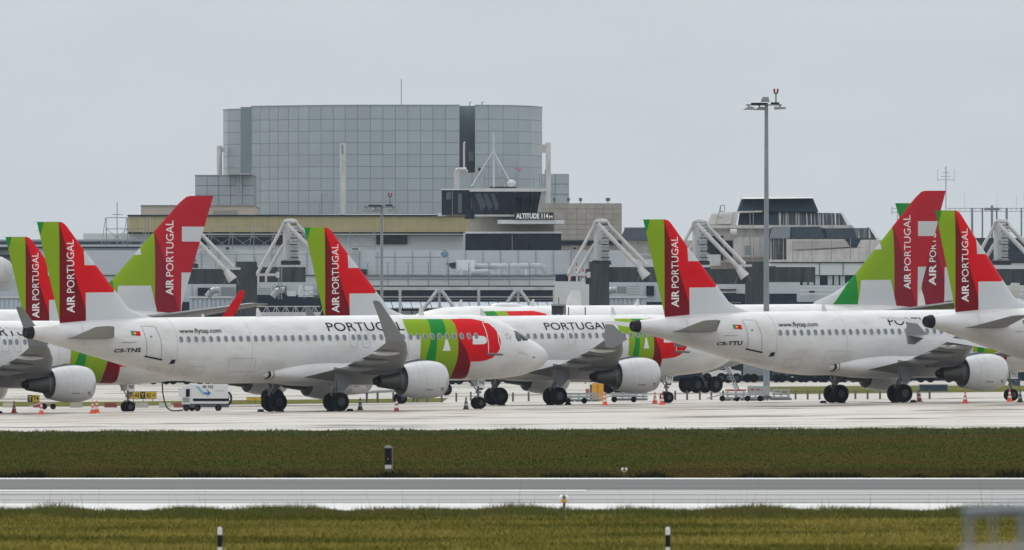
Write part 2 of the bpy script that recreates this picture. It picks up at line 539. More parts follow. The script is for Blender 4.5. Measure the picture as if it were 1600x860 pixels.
def type_wide():
    T = Type(); T.short = False; T.len = T.L = 58.8; T.R0 = 2.82; T.dm = T.dt = 0
    T.top = pchip([(0, 4.1), (.3, 4.55), (1.0, 5.15), (2.2, 5.9), (3.6, 6.55), (5.2, 7.03), (7, 7.3), (9, 7.4), (36, 7.4), (45, 7.42), (50, 7.4), (54, 7.3), (57, 7.05), (58.8, 6.85)])
    T.bot = pchip([(0, 4.1), (.3, 3.6), (1.0, 3.1), (2.2, 2.6), (4, 2.45), (6, 2.36), (8, 2.32), (36, 2.32), (40, 2.55), (45, 3.3), (50, 4.5), (54, 5.35), (57, 6.0), (58.8, 6.35)])
    T.wid = pchip([(0, 0), (.3, .6), (1.0, 1.2), (2.2, 1.8), (4, 2.35), (6, 2.68), (8, 2.82), (36, 2.82), (42, 2.72), (46, 2.45), (50, 1.95), (54, 1.25), (57, .7), (58.8, .25)])
    T.xm = 29.5; T.nose = 6.67
    return T
def fsurf(T, t, phi, side, off=0.0):
    a, b, w = T.top(t), T.bot(t), T.wid(t)
    return Vector((T.xm - t, side * (w + off) * math.cos(phi), (a + b) / 2 + ((a - b) / 2 + off) * math.sin(phi)))
def phi_of(T, t, z):
    a, b = T.top(t), T.bot(t)
    return math.asin(max(-.999, min(.999, (z - (a + b) / 2) / ((a - b) / 2))))

def place(px, s, theta):
    d = F / s; x = (px - 800) / s
    p = Vector((x, d - CD, zg(x, d)))
    e = .5
    nx = -(zg(x + e, d) - zg(x - e, d)) / (2 * e); ny = -(zg(x, d + e) - zg(x, d - e)) / (2 * e)
    up = Vector((nx, ny, 1)).normalized()
    f = Vector((math.cos(theta), math.sin(theta), 0)); f = (f - up * f.dot(up)).normalized()
    l = up.cross(f)
    R = Matrix((f, l, up)).transposed().to_4x4()
    return p, R
def project(v):
    d = v.y + CD; s = F / d
    return 800 + v.x * s, HY - (v.z - CH) * s
def invert(M, fn, px, py, u, v):
    for _ in range(25):
        x0, y0 = project(M @ fn(u, v)); e = 1e-3
        x1, y1 = project(M @ fn(u + e, v)); x2, y2 = project(M @ fn(u, v + e))
        a, b, c, d = (x1 - x0) / e, (x2 - x0) / e, (y1 - y0) / e, (y2 - y0) / e
        det = a * d - b * c
        if abs(det) < 1e-9: break
        rx, ry = px - x0, py - y0
        du = (rx * d - b * ry) / det; dv = (a * ry - rx * c) / det
        u += max(-3, min(3, du)); v += max(-.4, min(.4, dv))
        v = max(-1.5, min(1.5, v)) if abs(v) < 2 or True else v
    return u, v
def invert_plane(M, xm, px, py):
    """photo pixel -> (station, height) in the aircraft's plane of symmetry"""
    t, z = 20.0, 6.0
    fn = lambda t, z: Vector((xm - t, 0, z))
    for _ in range(25):
        x0, y0 = project(M @ fn(t, z)); e = 1e-2
        x1, y1 = project(M @ fn(t + e, z)); x2, y2 = project(M @ fn(t, z + e))
        a, b, c, d = (x1 - x0) / e, (x2 - x0) / e, (y1 - y0) / e, (y2 - y0) / e
        det = a * d - b * c; rx, ry = px - x0, py - y0
        t += (rx * d - b * ry) / det; z += (a * ry - rx * c) / det
    return t, z

def patch(mapf, poly, name, m, parent, step=.22, label=None):
    """fill a 2D outline (metres) with small triangles and lay it on a surface"""
    bd = []
    n = len(poly)
    for i in range(n):
        a = Vector(poly[i]); b = Vector(poly[(i + 1) % n])
        k = max(1, int((b - a).length / step))
        for j in range(k): bd.append(a + (b - a) * j / k)
    xs = [p.x for p in bd]; ys = [p.y for p in bd]
    pts = list(bd)
    def inside(x, y):
        c = False
        for i in range(n):
            x1, y1 = poly[i]; x2, y2 = poly[(i + 1) % n]
            if (y1 > y) != (y2 > y) and x < (x2 - x1) * (y - y1) / (y2 - y1) + x1: c = not c
        return c
    x = min(xs) + step / 2
    while x < max(xs):
        y = min(ys) + step / 2
        while y < max(ys):
            if inside(x, y) and all((x - p.x) ** 2 + (y - p.y) ** 2 > (step * .35) ** 2 for p in bd): pts.append(Vector((x, y)))
            y += step
        x += step
    e = [(i, (i + 1) % len(bd)) for i in range(len(bd))]
    v2, _, f2, *_ = delaunay_2d_cdt(pts, e, [], 1, 1e-5)
    b = MB(); b.add([mapf(v.x, v.y) for v in v2], f2)
    return b.build(name, m, parent, recalc=False, label=label, sm=True)
def lay(mapf, vf, name, m, parent, bis=0, label=None):
    """lay a flat (u,v) mesh on a surface, cut into rows first so that it bends"""
    vs, fs = vf
    me = bpy.data.meshes.new(name); me.from_pydata([(a, b, 0) for a, b in vs], [], fs)
    if bis:
        bm = bmesh.new(); bm.from_mesh(me)
        lo = min(b for a, b in vs); hi = max(b for a, b in vs)
        for k in range(1, bis):
            bmesh.ops.bisect_plane(bm, geom=bm.verts[:] + bm.edges[:] + bm.faces[:], plane_co=(0, lo + (hi - lo) * k / bis, 0), plane_no=(0, 1, 0))
        bmesh.ops.triangulate(bm, faces=bm.faces)
        bm.to_mesh(me); bm.free()
    for v in me.vertices:
        v.co = mapf(v.co.x, v.co.y)
    me.materials.append(m)
    o = bpy.data.objects.new(name, me); COL.objects.link(o); o.parent = parent
    if label: o['label'] = label
    return o
def stroke(mapf, pts, w, closed=False, b=None, step=.25):
    b = b or MB()
    q = []
    n = len(pts)
    for i in range(n if closed else n - 1):
        a = Vector(pts[i]); c = Vector(pts[(i + 1) % n]); k = max(1, int((c - a).length / step))
        for j in range(k): q.append(a + (c - a) * j / k)
    if not closed: q.append(Vector(pts[-1]))
    m = len(q); L_, R_ = [], []
    for i in range(m):
        p0 = q[(i - 1) % m] if closed or i > 0 else q[i]; p1 = q[(i + 1) % m] if closed or i < m - 1 else q[i]
        t = (p1 - p0); t = t.normalized() if t.length > 1e-9 else Vector((1, 0)); nn = Vector((-t.y, t.x)) * w / 2
        L_.append(q[i] + nn); R_.append(q[i] - nn)
    vs = [mapf(p.x, p.y) for p in L_ + R_]
    fs = [(i, (i + 1) % m, (i + 1) % m + m, i + m) for i in range(m if closed else m - 1)]
    return b.add(vs, fs)
def rrect(x0, x1, y0, y1, r, k=4):
    o = []
    for cx, cy, a0 in ((x1 - r, y1 - r, 0), (x0 + r, y1 - r, 90), (x0 + r, y0 + r, 180), (x1 - r, y0 + r, 270)):
        for i in range(k + 1):
            a = math.radians(a0 + 90 * i / k); o.append((cx + r * math.cos(a), cy + r * math.sin(a)))
    return o

def foil_ring(xm, y, tle, chord, z, th, side, cant=0.0, n=9):
    us = [.5 * (1 - math.cos(math.pi * i / (n - 1))) for i in range(n)]
    def hh(u): return 5 * th * (.2969 * math.sqrt(u) - .126 * u - .3516 * u * u + .2843 * u ** 3 - .1036 * u ** 4)
    pts = []
    ny, nz = -math.sin(cant), math.cos(cant)
    for u in us:
        h = hh(u) * chord * 1.15; pts.append((xm - tle - u * chord, side * (y + ny * h), z + nz * h))
    for u in us[-2:0:-1]:
        h = -hh(u) * chord * .85; pts.append((xm - tle - u * chord, side * (y + ny * h), z + nz * h))
    return pts

def wheel(b_t, b_h, c, r, w):
    x, y, z = c
    b_t.lathe([(-w / 2, r * .44), (-w / 2, r * .82), (-w * .36, r * .97), (0, r), (w * .36, r * .97), (w / 2, r * .82), (w / 2, r * .44)], c, 'y', 24, cap=False)
    b_t.lathe([(-w * .3, r * .56), (w * .3, r * .56)], c, 'y', 20)
    b_h.lathe([(-w * .46, r * .44), (-w * .40, r * .38), (-w * .34, r * .16), (-w * .5, r * .14), (w * .5, r * .14), (w * .34, r * .16), (w * .40, r * .38), (w * .46, r * .44)], c, 'y', 20)

def region_mat(name, base, regs, xm):
    """flat printed colour fields on the fin; regs = [(colour, [(a, b, c)...])] meaning a*t + b*z > c for all"""
    if name in MATS: return MATS[name]
    m, n, l, p = node_mat(name)
    t = n.new('ShaderNodeTexCoord'); s = n.new('ShaderNodeSeparateXYZ'); l(t.outputs['Object'], s.inputs[0])
    tt = n.new('ShaderNodeMath'); tt.operation = 'SUBTRACT'; tt.inputs[0].default_value = xm; l(s.outputs['X'], tt.inputs[1])
    cur = base
    for c, hs in regs:
        acc = None
        for a, b, k in hs:
            m1 = n.new('ShaderNodeMath'); m1.operation = 'MULTIPLY'; l(tt.outputs[0], m1.inputs[0]); m1.inputs[1].default_value = a
            m2 = n.new('ShaderNodeMath'); m2.operation = 'MULTIPLY_ADD'; l(s.outputs['Z'], m2.inputs[0]); m2.inputs[1].default_value = b; l(m1.outputs[0], m2.inputs[2])
            m3 = n.new('ShaderNodeMath'); m3.operation = 'GREATER_THAN'; l(m2.outputs[0], m3.inputs[0]); m3.inputs[1].default_value = k
            if acc is None: acc = m3.outputs[0]
            else:
                m4 = n.new('ShaderNodeMath'); m4.operation = 'MULTIPLY'; l(acc, m4.inputs[0]); l(m3.outputs[0], m4.inputs[1]); acc = m4.outputs[0]
        cur = mixc(n, l, acc, cur, c)
    l(cur, p.inputs['Base Color'])
    p.inputs['Roughness'].default_value = .4; p.inputs['Specular IOR Level'].default_value = .06
    MATS[name] = m
    return m
def line_hp(p, q, inside):
    """half plane through p,q containing inside"""
    a, b = q[1] - p[1], -(q[0] - p[0]); c = a * p[0] + b * p[1]
    if a * inside[0] + b * inside[1] < c: a, b, c = -a, -b, -c
    return (a, b, c)

def make_fin(T, root, material, body):
    zs = sorted([z for z, t in T.LE] + [5.6, 7.1, 8.4, 10.6]) if body == 'narrow' else \
         [T.LE[0][0] + (T.LE[-1][0] - T.LE[0][0]) * k / 18 for k in range(19)] + [T.LE[-1][0] - .08]
    zs = sorted(set(zs))
    rings = []
    for z in zs:
        a, c = interp(z, T.LE), interp(z, T.TE)
        th = .09 * (1 if z < zs[-1] - .3 else max(.25, (zs[-1] - z) / .3))
        ch = c - a; n = 11
        base = min(ch, 6.5 if body == 'narrow' else 9.0)
        us = [.5 * (1 - math.cos(math.pi * i / (n - 1))) for i in range(n)]
        def hh(u): return 5 * th * (.2969 * math.sqrt(u) - .126 * u - .3516 * u * u + .2843 * u ** 3 - .1036 * u ** 4) * base
        r = [(T.xm - a - u * ch, hh(u), z) for u in us] + [(T.xm - a - u * ch, -hh(u), z) for u in us[-2:0:-1]]
        rings.append(r)
    b = MB(); b.rings(rings)
    fin = b.build('fin', material, root, sm=True)
    def half(t, z):
        a, c = interp(z, T.LE), interp(z, T.TE); ch = c - a; u = max(0, min(1, (t - a) / ch))
        base = min(ch, 6.5 if body == 'narrow' else 9.0)
        return 5 * .09 * (.2969 * math.sqrt(u) - .126 * u - .3516 * u * u + .2843 * u ** 3 - .1036 * u ** 4) * base
    return fin, half
# ---- where each aircraft stands: photo column of the main gear, scale (px per metre), heading
R_ = math.radians
SPOT = {
 'A': (476.5, 25.1, R_(31.5)), 'B': (-67.0, 24.3, R_(31.5)), 'C': (821.0, 23.5, R_(31.0)),
 'D': (1356.0, 24.25, R_(31.0)), 'E': (1781.0, 25.2, R_(40.0)), 'F': (383.0, 22.4, R_(31.5)),
}
TN, TS, TW = type_narrow(False), type_narrow(True), type_wide()
pA, RA = place(*SPOT['A']); MA = Matrix.Translation(pA) @ RA
def inv_f(pts, g=(9.0, 0.0)):
    o = []
    for px, py in pts:
        t, ph = invert(MA, lambda u, v: fsurf(TN, u, v, -1), px, py, g[0], 0.2)
        o.append((t, ph * TN.R0))
    return o
LIV = dict(
 lime=inv_f([(628, 499), (631.6, 507), (635, 515.5), (638, 525), (657, 525), (657.4, 535), (657, 550), (655, 565), (652, 578), (649, 590), (701, 591.5), (709, 577), (715, 557), (716, 540), (716, 532), (714.5, 520), (711, 508), (704, 499)]),
 green1=inv_f([(667, 499), (671.6, 510), (673.3, 524.5), (697, 524.5), (695.5, 512), (690.5, 499)]),
 green2=inv_f([(673.3, 524.5), (682.5, 524.5), (683, 532), (682, 548), (679, 565), (676, 580), (660, 582), (663, 566), (668.5, 550), (672, 537)]),
 a_hole=inv_f([(696.7, 526), (704, 548.5), (691.5, 548.5)]),
 red=inv_f([(704, 499), (720, 498.3), (736, 498.6), (747, 500.6), (758, 503.6), (765, 507), (772, 513), (778, 521), (781.6, 530), (782.6, 538), (780.5, 546.5), (776, 553.5), (769, 559.5), (759.6, 563.2), (748, 565), (735.8, 565.4), (733.7, 576), (731, 585), (727, 590.5), (721, 592.3), (701, 592), (709, 577), (715, 557), (716, 540), (716, 532), (714.5, 520), (711, 508)]),
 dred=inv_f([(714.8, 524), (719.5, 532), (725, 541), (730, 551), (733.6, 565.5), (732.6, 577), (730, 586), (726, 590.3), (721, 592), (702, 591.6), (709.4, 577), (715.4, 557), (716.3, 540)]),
 p_hole=inv_f([(738.3, 525.3), (748, 525), (755.4, 525.6), (759.3, 528), (760.8, 531.6), (760, 535.5), (757, 537.9), (750, 538.4), (738.5, 538.4)]),
 door=inv_f([(753.4, 505), (763, 552.5), (783.8, 553), (779, 534), (771.5, 505)]),
 win1=inv_f([(804.4, 520.8), (809.8, 520.4), (814.6, 533.2), (809.2, 533.9), (806, 528)], (3, .5)),
 win2=inv_f([(813.2, 520.4), (817.3, 520.6), (822, 525), (826.2, 530), (823.8, 532.6), (817.6, 533)], (2.6, .5)),
)
FINP = lambda px, py: invert_plane(MA, TN.xm, px, py)
_le = [FINP(*p) for p in [(245, 499), (232, 495), (214, 489), (200, 481), (177.7, 451.7), (151, 416), (131.7, 391.6), (110, 361.5), (104.5, 354), (100.5, 349.6), (97, 347.6), (93, 346.8)]]
_te = [FINP(57.6, 347), FINP(93, 502)]
zt_n = _le[-1][1]
LEn = [(5.3, _le[0][0] - 1.2)] + [(z, t) for t, z in _le]
TEn = [(5.3, _te[1][0] - .1), (_te[1][1], _te[1][0]), (zt_n, _te[0][0])]
for T_ in (TN, TS):
    T_.LE = [(z, t - T_.dt) for z, t in LEn]; T_.TE = [(z, t - T_.dt) for z, t in TEn]
_tl, _ = FINP(92.3, 450); _ts, _ = FINP(131.7, 450)
z1 = FINP(131.7, 457.5)[1]; z2 = FINP(131, 414.7)[1]; z3 = FINP(131, 392.5)[1]
d0 = FINP(92.3, 352); d1_ = FINP(112, 420); d2_ = FINP(131, 480)
def fin_narrow_mat(T, name):
    dt = T.dt
    sh = lambda p: (p[0] - dt, p[1])
    tl, ts = _tl - dt, _ts - dt
    tg0 = (36.25 - dt, 11.95); tg1 = (36.05 - dt, 10.0)
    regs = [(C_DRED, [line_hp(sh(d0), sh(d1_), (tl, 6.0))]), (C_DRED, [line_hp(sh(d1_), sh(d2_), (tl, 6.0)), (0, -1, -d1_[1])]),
            (C_RED, [line_hp(sh(d1_), sh(d2_), (tl - 2.5, 12)), (0, -1, -d1_[1])]),
            (C_LIME, [(1, 0, tl)]), (C_GREEN, [(1, .32, 36.15 - dt + .32 * 12), (0, 1, 9.6)]),
            (C_WHITE, [(-1, 0, -ts), (0, -1, -z1)]), (C_WHITE, [(-1, 0, -(ts + .05)), (0, 1, z2), (0, -1, -z3)]),
            (C_WHITE, [(-1, 0, -ts), (0, -1, -(z1 + .3)), (-1, -.9, -(30.7 - dt + .9 * z1) - .7)])]
    return region_mat(name, C_RED, regs, T.xm)
FM_N, FM_S = fin_narrow_mat(TN, 'fin_paint_long'), fin_narrow_mat(TS, 'fin_paint_short')

# wide body fin from the right-hand one
SPOT['R'] = (1034.0, 18.6, R_(180 + 37)); SPOT['L'] = (-160.0, 18.75, R_(180 + 33))
pR, RR = place(*SPOT['R']); MR = Matrix.Translation(pR) @ RR
WF = lambda px, py: invert_plane(MR, TW.xm, px, py)
le = [WF(*p) for p in [(1275, 470), (1294.8, 463), (1316.5, 448.8), (1334.4, 431), (1362.6, 395), (1392.5, 356.7), (1434, 304), (1440.6, 299), (1446, 298.2)]]
te = [WF(*p) for p in [(1434.6, 470), (1435.5, 463), (1477.9, 300.3)]]
zt = le[-1][1]
TW.LE = [(z, t) for t, z in le]; TW.TE = [(z, t) for t, z in te[:-1]] + [(zt, te[-1][0])]
TW.LE.insert(0, (6.5, le[0][0] - 1.5)); TW.TE.insert(0, (6.5, te[0][0] - .1))
def cw(X, Y): return WF(1250 + X / 3.909, 280 + Y / 3.909)
def fin_wide_port():
    a = cw(563, 500); g = cw(335, 600)
    tr0, tr1, tr2, tr3 = cw(360, 618), cw(540, 616), cw(565, 713), cw(342, 730)
    mid = cw(450, 680)
    dr0, dr1 = cw(565, 290), cw(690, 713)
    r1, r2 = cw(713, 258), cw(713, 348); q = cw(716, 536)
    s0, s1, s2 = cw(487, 395), cw(455, 430), cw(489, 431)
    dg = cw(555, 600)
    l0, l1 = cw(742, 76), cw(333, 594)
    off = -.13
    regs = [((.22, .006, .018, 1), [line_hp(dr0, dr1, dg)]), (C_LIME, [(-1, 0, -a[0])]), (C_GREEN, [(-1, 0, -g[0])]),
            (C_WHITE, [line_hp(tr0, tr1, mid), line_hp(tr1, tr2, mid), line_hp(tr0, tr3, mid)]),
            (C_WHITE, [(1, 0, r1[0]), (0, -1, -r1[1]), (0, 1, r2[1])]),
            (C_WHITE, [(1, 0, q[0]), (0, -1, -q[1])]),
            (C_WHITE, [(-1, 0, -s2[0]), (0, 1, s1[1]), line_hp(s0, s2, (s1[0], s1[1] + .0))]),
            (C_WHITE, [(lambda h: (h[0], h[1], h[2] + off))(line_hp(l0, l1, (l1[0] - 3, l1[1] + 1)))]),
            ]
    h = line_hp(l0, l1, (l1[0] - 4, l1[1]))
    nrm = math.hypot(h[0], h[1])
    regs[-1] = (C_WHITE, [(h[0], h[1], h[2] + nrm * .16)])
    return region_mat('fin_paint_wide', (.42, .008, .018, 1), regs, TW.xm)
FM_W = fin_wide_port()
def fin_wide_star():
    T = TW; tl = interp(T.LE[3][0], T.TE); zt_ = zt; zb = T.LE[3][0]
    ts = tl - 2.25; zz = zb + .27 * (zt_ - zb)
    regs = [((.22, .006, .018, 1), [line_hp((tl, zt_), (ts, zb + 1), (tl, zb))]), (C_LIME, [(1, 0, tl)]), (C_GREEN, [(1, .25, tl + .9 + .25 * zt_)]),
            (C_WHITE, [(-1, 0, -ts), (0, -1, -zz)])]
    return region_mat('fin_paint_wide_right', (.36, .008, .02, 1), regs, T.xm)
FM_K = fin_wide_star()

WIN_MESH = {}
def window_mesh(T, side):
    key = (T.R0, side)
    if key in WIN_MESH: return WIN_MESH[key]
    zc = 4.58 if T.R0 < 2.5 else 5.35
    t0 = 15.0 if T.R0 < 2.5 else 25.0
    ph = phi_of(T, t0, zc)
    def mapf(u, v, off=.016):
        return fsurf(T, t0 - u, ph + v / T.R0, side, off) - fsurf(T, t0, ph, side)
    def oval(rx, ry, off, n=14):
        return [mapf(rx * math.copysign(abs(math.cos(a)) ** .8, math.cos(a)), ry * math.copysign(abs(math.sin(a)) ** .8, math.sin(a)), off) for a in [2 * math.pi * i / n for i in range(n)]]
    me1 = bpy.data.meshes.new('window'); o = oval(.125, .185, .030); me1.from_pydata(o, [], [tuple(range(len(o)))]); me1.materials.append(WINDOW)
    a, b = oval(.125, .185, .032), oval(.155, .215, .018); n = len(a)
    vs = o + b; k = len(o)
    me2 = bpy.data.meshes.new('window_rim'); me2.from_pydata([tuple(p) for p in a + b], [], [(i, (i + 1) % n, (i + 1) % n + n, i + n) for i in range(n)]); me2.materials.append(WFRAME)
    WIN_MESH[key] = (me1, me2, t0, ph)
    return WIN_MESH[key]
def put_windows(T, root, side, ts, rim=True):
    m1, m2, t0, ph = window_mesh(T, side)
    z0 = fsurf(T, t0, ph, side)
    for t in ts:
        o = bpy.data.objects.new('window', m1); COL.objects.link(o); o.parent = root
        zc = 4.58 if T.R0 < 2.5 else 5.35
        o.location = fsurf(T, t, phi_of(T, t, zc), side)
        if rim:
            r = bpy.data.objects.new('window_rim', m2); COL.objects.link(r); r.parent = o

PYL = mat('pylon_dark', (.09, .095, .105, 1), .55)
def engine(T, root, side, yc, zc, t_lip, k, name='engine'):
    """k = size factor (1 = narrow body)"""
    X = T.xm - t_lip
    prof = [(-.26, 1.075), (-.6, 1.15), (-1.1, 1.2), (-1.7, 1.195), (-2.3, 1.12), (-2.95, .98), (-2.96, .95), (-2.5, .95), (-2.0, .93)]
    e = MB().lathe([(a * k, r * k) for a, r in prof], (X, side * yc, zc), 'x', 36, cap=False).build('nacelle', NAC, root, sm=True)
    MB().lathe([(a * k, r * k) for a, r in [(-.6, .86), (-.2, .86), (-.05, .90), (0, .95), (-.04, 1.0), (-.26, 1.075)]], (X, side * yc, zc), 'x', 36, cap=False).build('inlet_lip', LIP, e, sm=True)
    MB().lathe([(a * k, r * k) for a, r in [(-.6, .86), (-.62, .3), (-.3, .12), (-.2, .01)]], (X, side * yc, zc), 'x', 24, cap=False).build('fan', DGREY, e, sm=True)
    MB().lathe([(a * k, r * k) for a, r in [(-2.0, .945), (-2.05, .62), (-2.3, .62)]], (X, side * yc, zc), 'x', 30, cap=False).build('bypass_duct', BLACK, e, sm=True)
    MB().lathe([(a * k, r * k) for a, r in [(-2.0, .66), (-2.9, .64), (-3.2, .58)]], (X, side * yc, zc - .04 * k), 'x', 30, cap=False).build('core_cowl', DGREY, e, sm=True)
    MB().lathe([(a * k, r * k) for a, r in [(-3.1, .585), (-3.9, .47), (-4.55, .37), (-4.55, .33), (-4.2, .33)]], (X, side * yc, zc - .06 * k), 'x', 30, cap=False).build('exhaust_nozzle', STEEL, e, sm=True)
    MB().lathe([(a * k, r * k) for a, r in [(-4.2, .33), (-4.6, .30), (-4.85, .22), (-4.95, .05)]], (X, side * yc, zc - .06 * k), 'x', 20).build('exhaust_plug', BLACK, e, sm=True)
    # pylon
    def pl(t, z): return (T.xm - t, z)
    t0 = t_lip
    if k == 1:
        poly = [(t0 + .9, zc + 1.19), (t0 + 1.8, zc + 1.30), (t0 + 3.2, zc + 1.05), (t0 + 5.8, zc + .7), (t0 + 5.6, zc + .35), (t0 + 4.3, zc + .33), (t0 + 3.0, zc + .4), (t0 + 2.2, zc + .8)]
    else:
        poly = [(t0 + .9 * k, zc + 1.19 * k), (t0 + 1.8 * k, zc + 1.3 * k), (t0 + 3.2 * k, zc + 1.15 * k), (t0 + 5 * k, zc + .8 * k), (t0 + 4.3 * k, zc + .35 * k), (t0 + 3 * k, zc + .4 * k)]
    MB().prism([pl(*p) for p in poly], side * yc - .2 * k, side * yc + .2 * k).build('pylon', PYL, root, sm=False)
    return e

CHOCKS = []
def airliner(key, T, kind, label, group, finmat, side=-1, reg='', reg_tail='', sharklet=True, flytap=True, zoom_txt=1.0, scale=1.0, spot=None, rim=True, tailonly=False):
    p, Rm = place(*(spot or SPOT[key]))
    root = thing('airliner' if T is not TW or scale == 1 else 'regional_jet', label, 'airliner', p, group, rot=Rm @ Matrix.Diagonal((scale, scale, scale, 1)))
    narrow = T is not TW
    # fuselage
    ts = sorted(set([0.0, .03, .12, .25, .4, .6, .8, 1.0, 1.35, 1.7, 2.0, 2.3, 2.6, 3.0, 3.5, 4.1, 4.8, 5.6, 6.6, 8, 10, 12, 15, 18, 20] +
                    [t for t in np.arange(21, T.L, 1.0)] + [T.L]))
    N = 48; rings = []
    for t in ts:
        a, b, w = T.top(t), T.bot(t), max(T.wid(t), .001)
        rings.append([(T.xm - t, w * math.cos(2 * math.pi * i / N), (a + b) / 2 + max((a - b) / 2, .001) * math.sin(2 * math.pi * i / N)) for i in range(N)])
    MB().rings(rings).build('fuselage', WHITE, root, sm=True)
    e_t, e_b, e_w = T.top(T.L), T.bot(T.L), T.wid(T.L)
    ex = MB().lathe([(.42, e_w * 1.42), (0, e_w * 1.12), (-.06, e_w * .95), (-.02, e_w * .7), (-.01, .01)], (T.xm - T.L, 0, (e_t + e_b) / 2), 'x', 24, cap=False).build('tail_exhaust', BLACK, root, sm=True)
    # fin
    fin, half = make_fin(T, root, finmat, 'narrow' if narrow else 'wide')
    for sd in (1, -1):
        def fmap(t, z, off=.012): return Vector((T.xm - t, sd * (half(t, z) + off), z))
        if narrow:
            # AIR PORTUGAL reads upwards
            for body, z0, ln, bold in (('AIR', 6.28, 1.08, .022), ('PORTUGAL', 7.52, 3.27, 0.0)):
                v, f = text_mesh(body, .50, ln, bold)
                tb = 34.16 - T.dt     # baseline
                if sd == -1: vv = [(tb + b, z0 + a) for a, b in v]
                else: vv = [(tb + .5 - b, z0 + a) for a, b in v]
                lay(lambda t, z: fmap(t, z), (vv, f), 'lettering', TXTW, fin)
        else:
            if finmat is FM_W or scale != 1:
                if sd == 1:
                    tb = cw(666, 450)[0]; hgt = cw(666, 450)[0] - cw(625, 450)[0]
                    zA = cw(666, 673)[1]; zA2 = cw(666, 575)[1]; zB = cw(666, 560)[1]; zB2 = cw(666, 222)[1]
                    for body, za, zb_, bold in (('AIR', zA, zA2, .022), ('PORTUGAL', zB, zB2, .0)):
                        v, f = text_mesh(body, hgt, zb_ - za, bold)
                        lay(lambda t, z: fmap(t, z, .02), ([(tb - b, za + a) for a, b in v], f), 'lettering', TXTW, fin)
            elif sd == -1:
                zb = T.LE[3][0]; tl = interp(zb, T.TE); H_ = zt - zb
                for body, za, zb_, bold in (('AIR', zb + .06 * H_, zb + .30 * H_, .022), ('PORTUGAL', zb + .33 * H_, zb + .88 * H_, .0)):
                    v, f = text_mesh(body, .66, zb_ - za, bold)
                    lay(lambda t, z: fmap(t, z, .02), ([(tl - 1.35 + b, za + a) for a, b in v], f), 'lettering', TXTW, fin)
    if narrow:
        for k in range(5):
            z = 11.9 - k * .55; t = interp(z, T.TE); MB().tube((T.xm - t, 0, z), (T.xm - t - .22, 0, z + .02), .012, .008, 4).build('static_wick', DGREY, fin)
    # stabilisers
    for sd in (1, -1):
        if narrow:
            secs = [(.5, 31.5, 3.6, 4.68, .1), (1.6, 32.2, 2.95, 4.8, .1), (6.1, 34.75, 1.35, 5.38, .09), (6.25, 35.0, 1.0, 5.4, .06)]
        else:
            secs = [(.8, 50.2, 5.6, 6.4, .1), (9.6, 57.6, 2.3, 7.85, .09), (9.9, 58.1, 1.6, 7.9, .06)]
        MB().rings([foil_ring(T.xm + T.dt, y, tl, c, z, th, sd) for y, tl, c, z, th in secs]).build('stabiliser', GREYP, root, sm=True)
    # wings
    dm = T.dm
    for sd in (1, -1):
        if narrow:
            secs = [(1.2, 11.2, 7.7, 2.05, .13), (3, 12.4, 6.35, 2.3, .13), (6.4, 14.35, 4.4, 2.72, .12), (12, 17.4, 2.7, 3.5, .11), (16.4, 20.15, 1.45, 4.2, .10)]
        else:
            secs = [(2.0, 18.5, 13, 2.9, .12), (9, 24.0, 8.3, 3.6, .11), (20, 33.2, 4.6, 4.8, .1), (28.6, 40.5, 2.7, 5.9, .09)]
        w = MB().rings([foil_ring(T.xm + dm, y, tl, c, z, th, sd) for y, tl, c, z, th in secs]).build('wing', GREYP, root, sm=True)
        if narrow and sharklet:
            sh = [(16.4, 20.15, 1.45, 4.2, .10, 0), (16.8, 20.45, 1.42, 4.24, .09, .15), (16.98, 20.6, 1.38, 4.32, .08, .8), (17.05, 20.7, 1.34, 4.48, .07, 1.3), (17.3, 21.65, .92, 5.6, .07, 1.35), (17.56, 22.66, .52, 6.68, .06, 1.35), (17.6, 22.85, .32, 6.78, .05, 1.35)]
            MB().rings([foil_ring(T.xm + dm, y, tl, c, z, th, sd, ct) for y, tl, c, z, th, ct in sh]).build('winglet', GREYP, w, sm=True)
        elif narrow:
            f = MB(); f.rings([foil_ring(T.xm + dm, y, tl, c, z, th, sd) for y, tl, c, z, th in [(16.4, 20.15, 1.45, 4.2, .1), (16.95, 20.4, 1.3, 4.3, .08)]])
            f.prism([(T.xm + dm - a, z) for a, z in [(20.1, 4.3), (21.2, 5.25), (21.75, 5.3), (21.9, 4.5), (21.75, 3.75), (21.2, 3.72)]], sd * 16.93, sd * 17.0)
            f.build('winglet', GREYP, w)
        else:
            wx = 1.5 if key == 'L' else 0
            MB().rings([foil_ring(T.xm + dm - (wx if z > 6 else 0), y, tl, c * (.58 if wx and z > 6 else 1), z, th, sd, ct) for y, tl, c, z, th, ct in [(28.6, 40.5, 2.7, 5.9, .09, 0), (29.2, 41.1, 2.3, 6.15, .08, .8), (29.6, 41.7, 1.9, 7.0, .07, 1.3), (30.0, 42.5, 1.45, 8.3, .06, 1.3), (30.05, 42.9, .9, 8.9, .05, 1.3)]]).build('winglet', RED if key == 'L' else WHITE, w, sm=True)
        # flap track fairings
        if narrow:
            for y, L_, r in ((7.6, 2.6, .22), (10.6, 2.4, .20), (13.8, 2.0, .15)):
                tle = interp(y, [(s[0], s[1]) for s in secs]); ch = interp(y, [(s[0], s[2]) for s in secs]); z = interp(y, [(s[0], s[3]) for s in secs])
                te_ = tle + ch - dm - .55
                b = MB().lathe([(L_ * .55, .02), (L_ * .4, r * .6), (L_ * .15, r), (-L_ * .1, r * .95), (-L_ * .3, r * .6), (-L_ * .45, .02)], (T.xm - te_, sd * y, z - .22), 'x', 12)
                b.build('flap_fairing', GREYP if y < 13 else WHITE, w, sm=True)
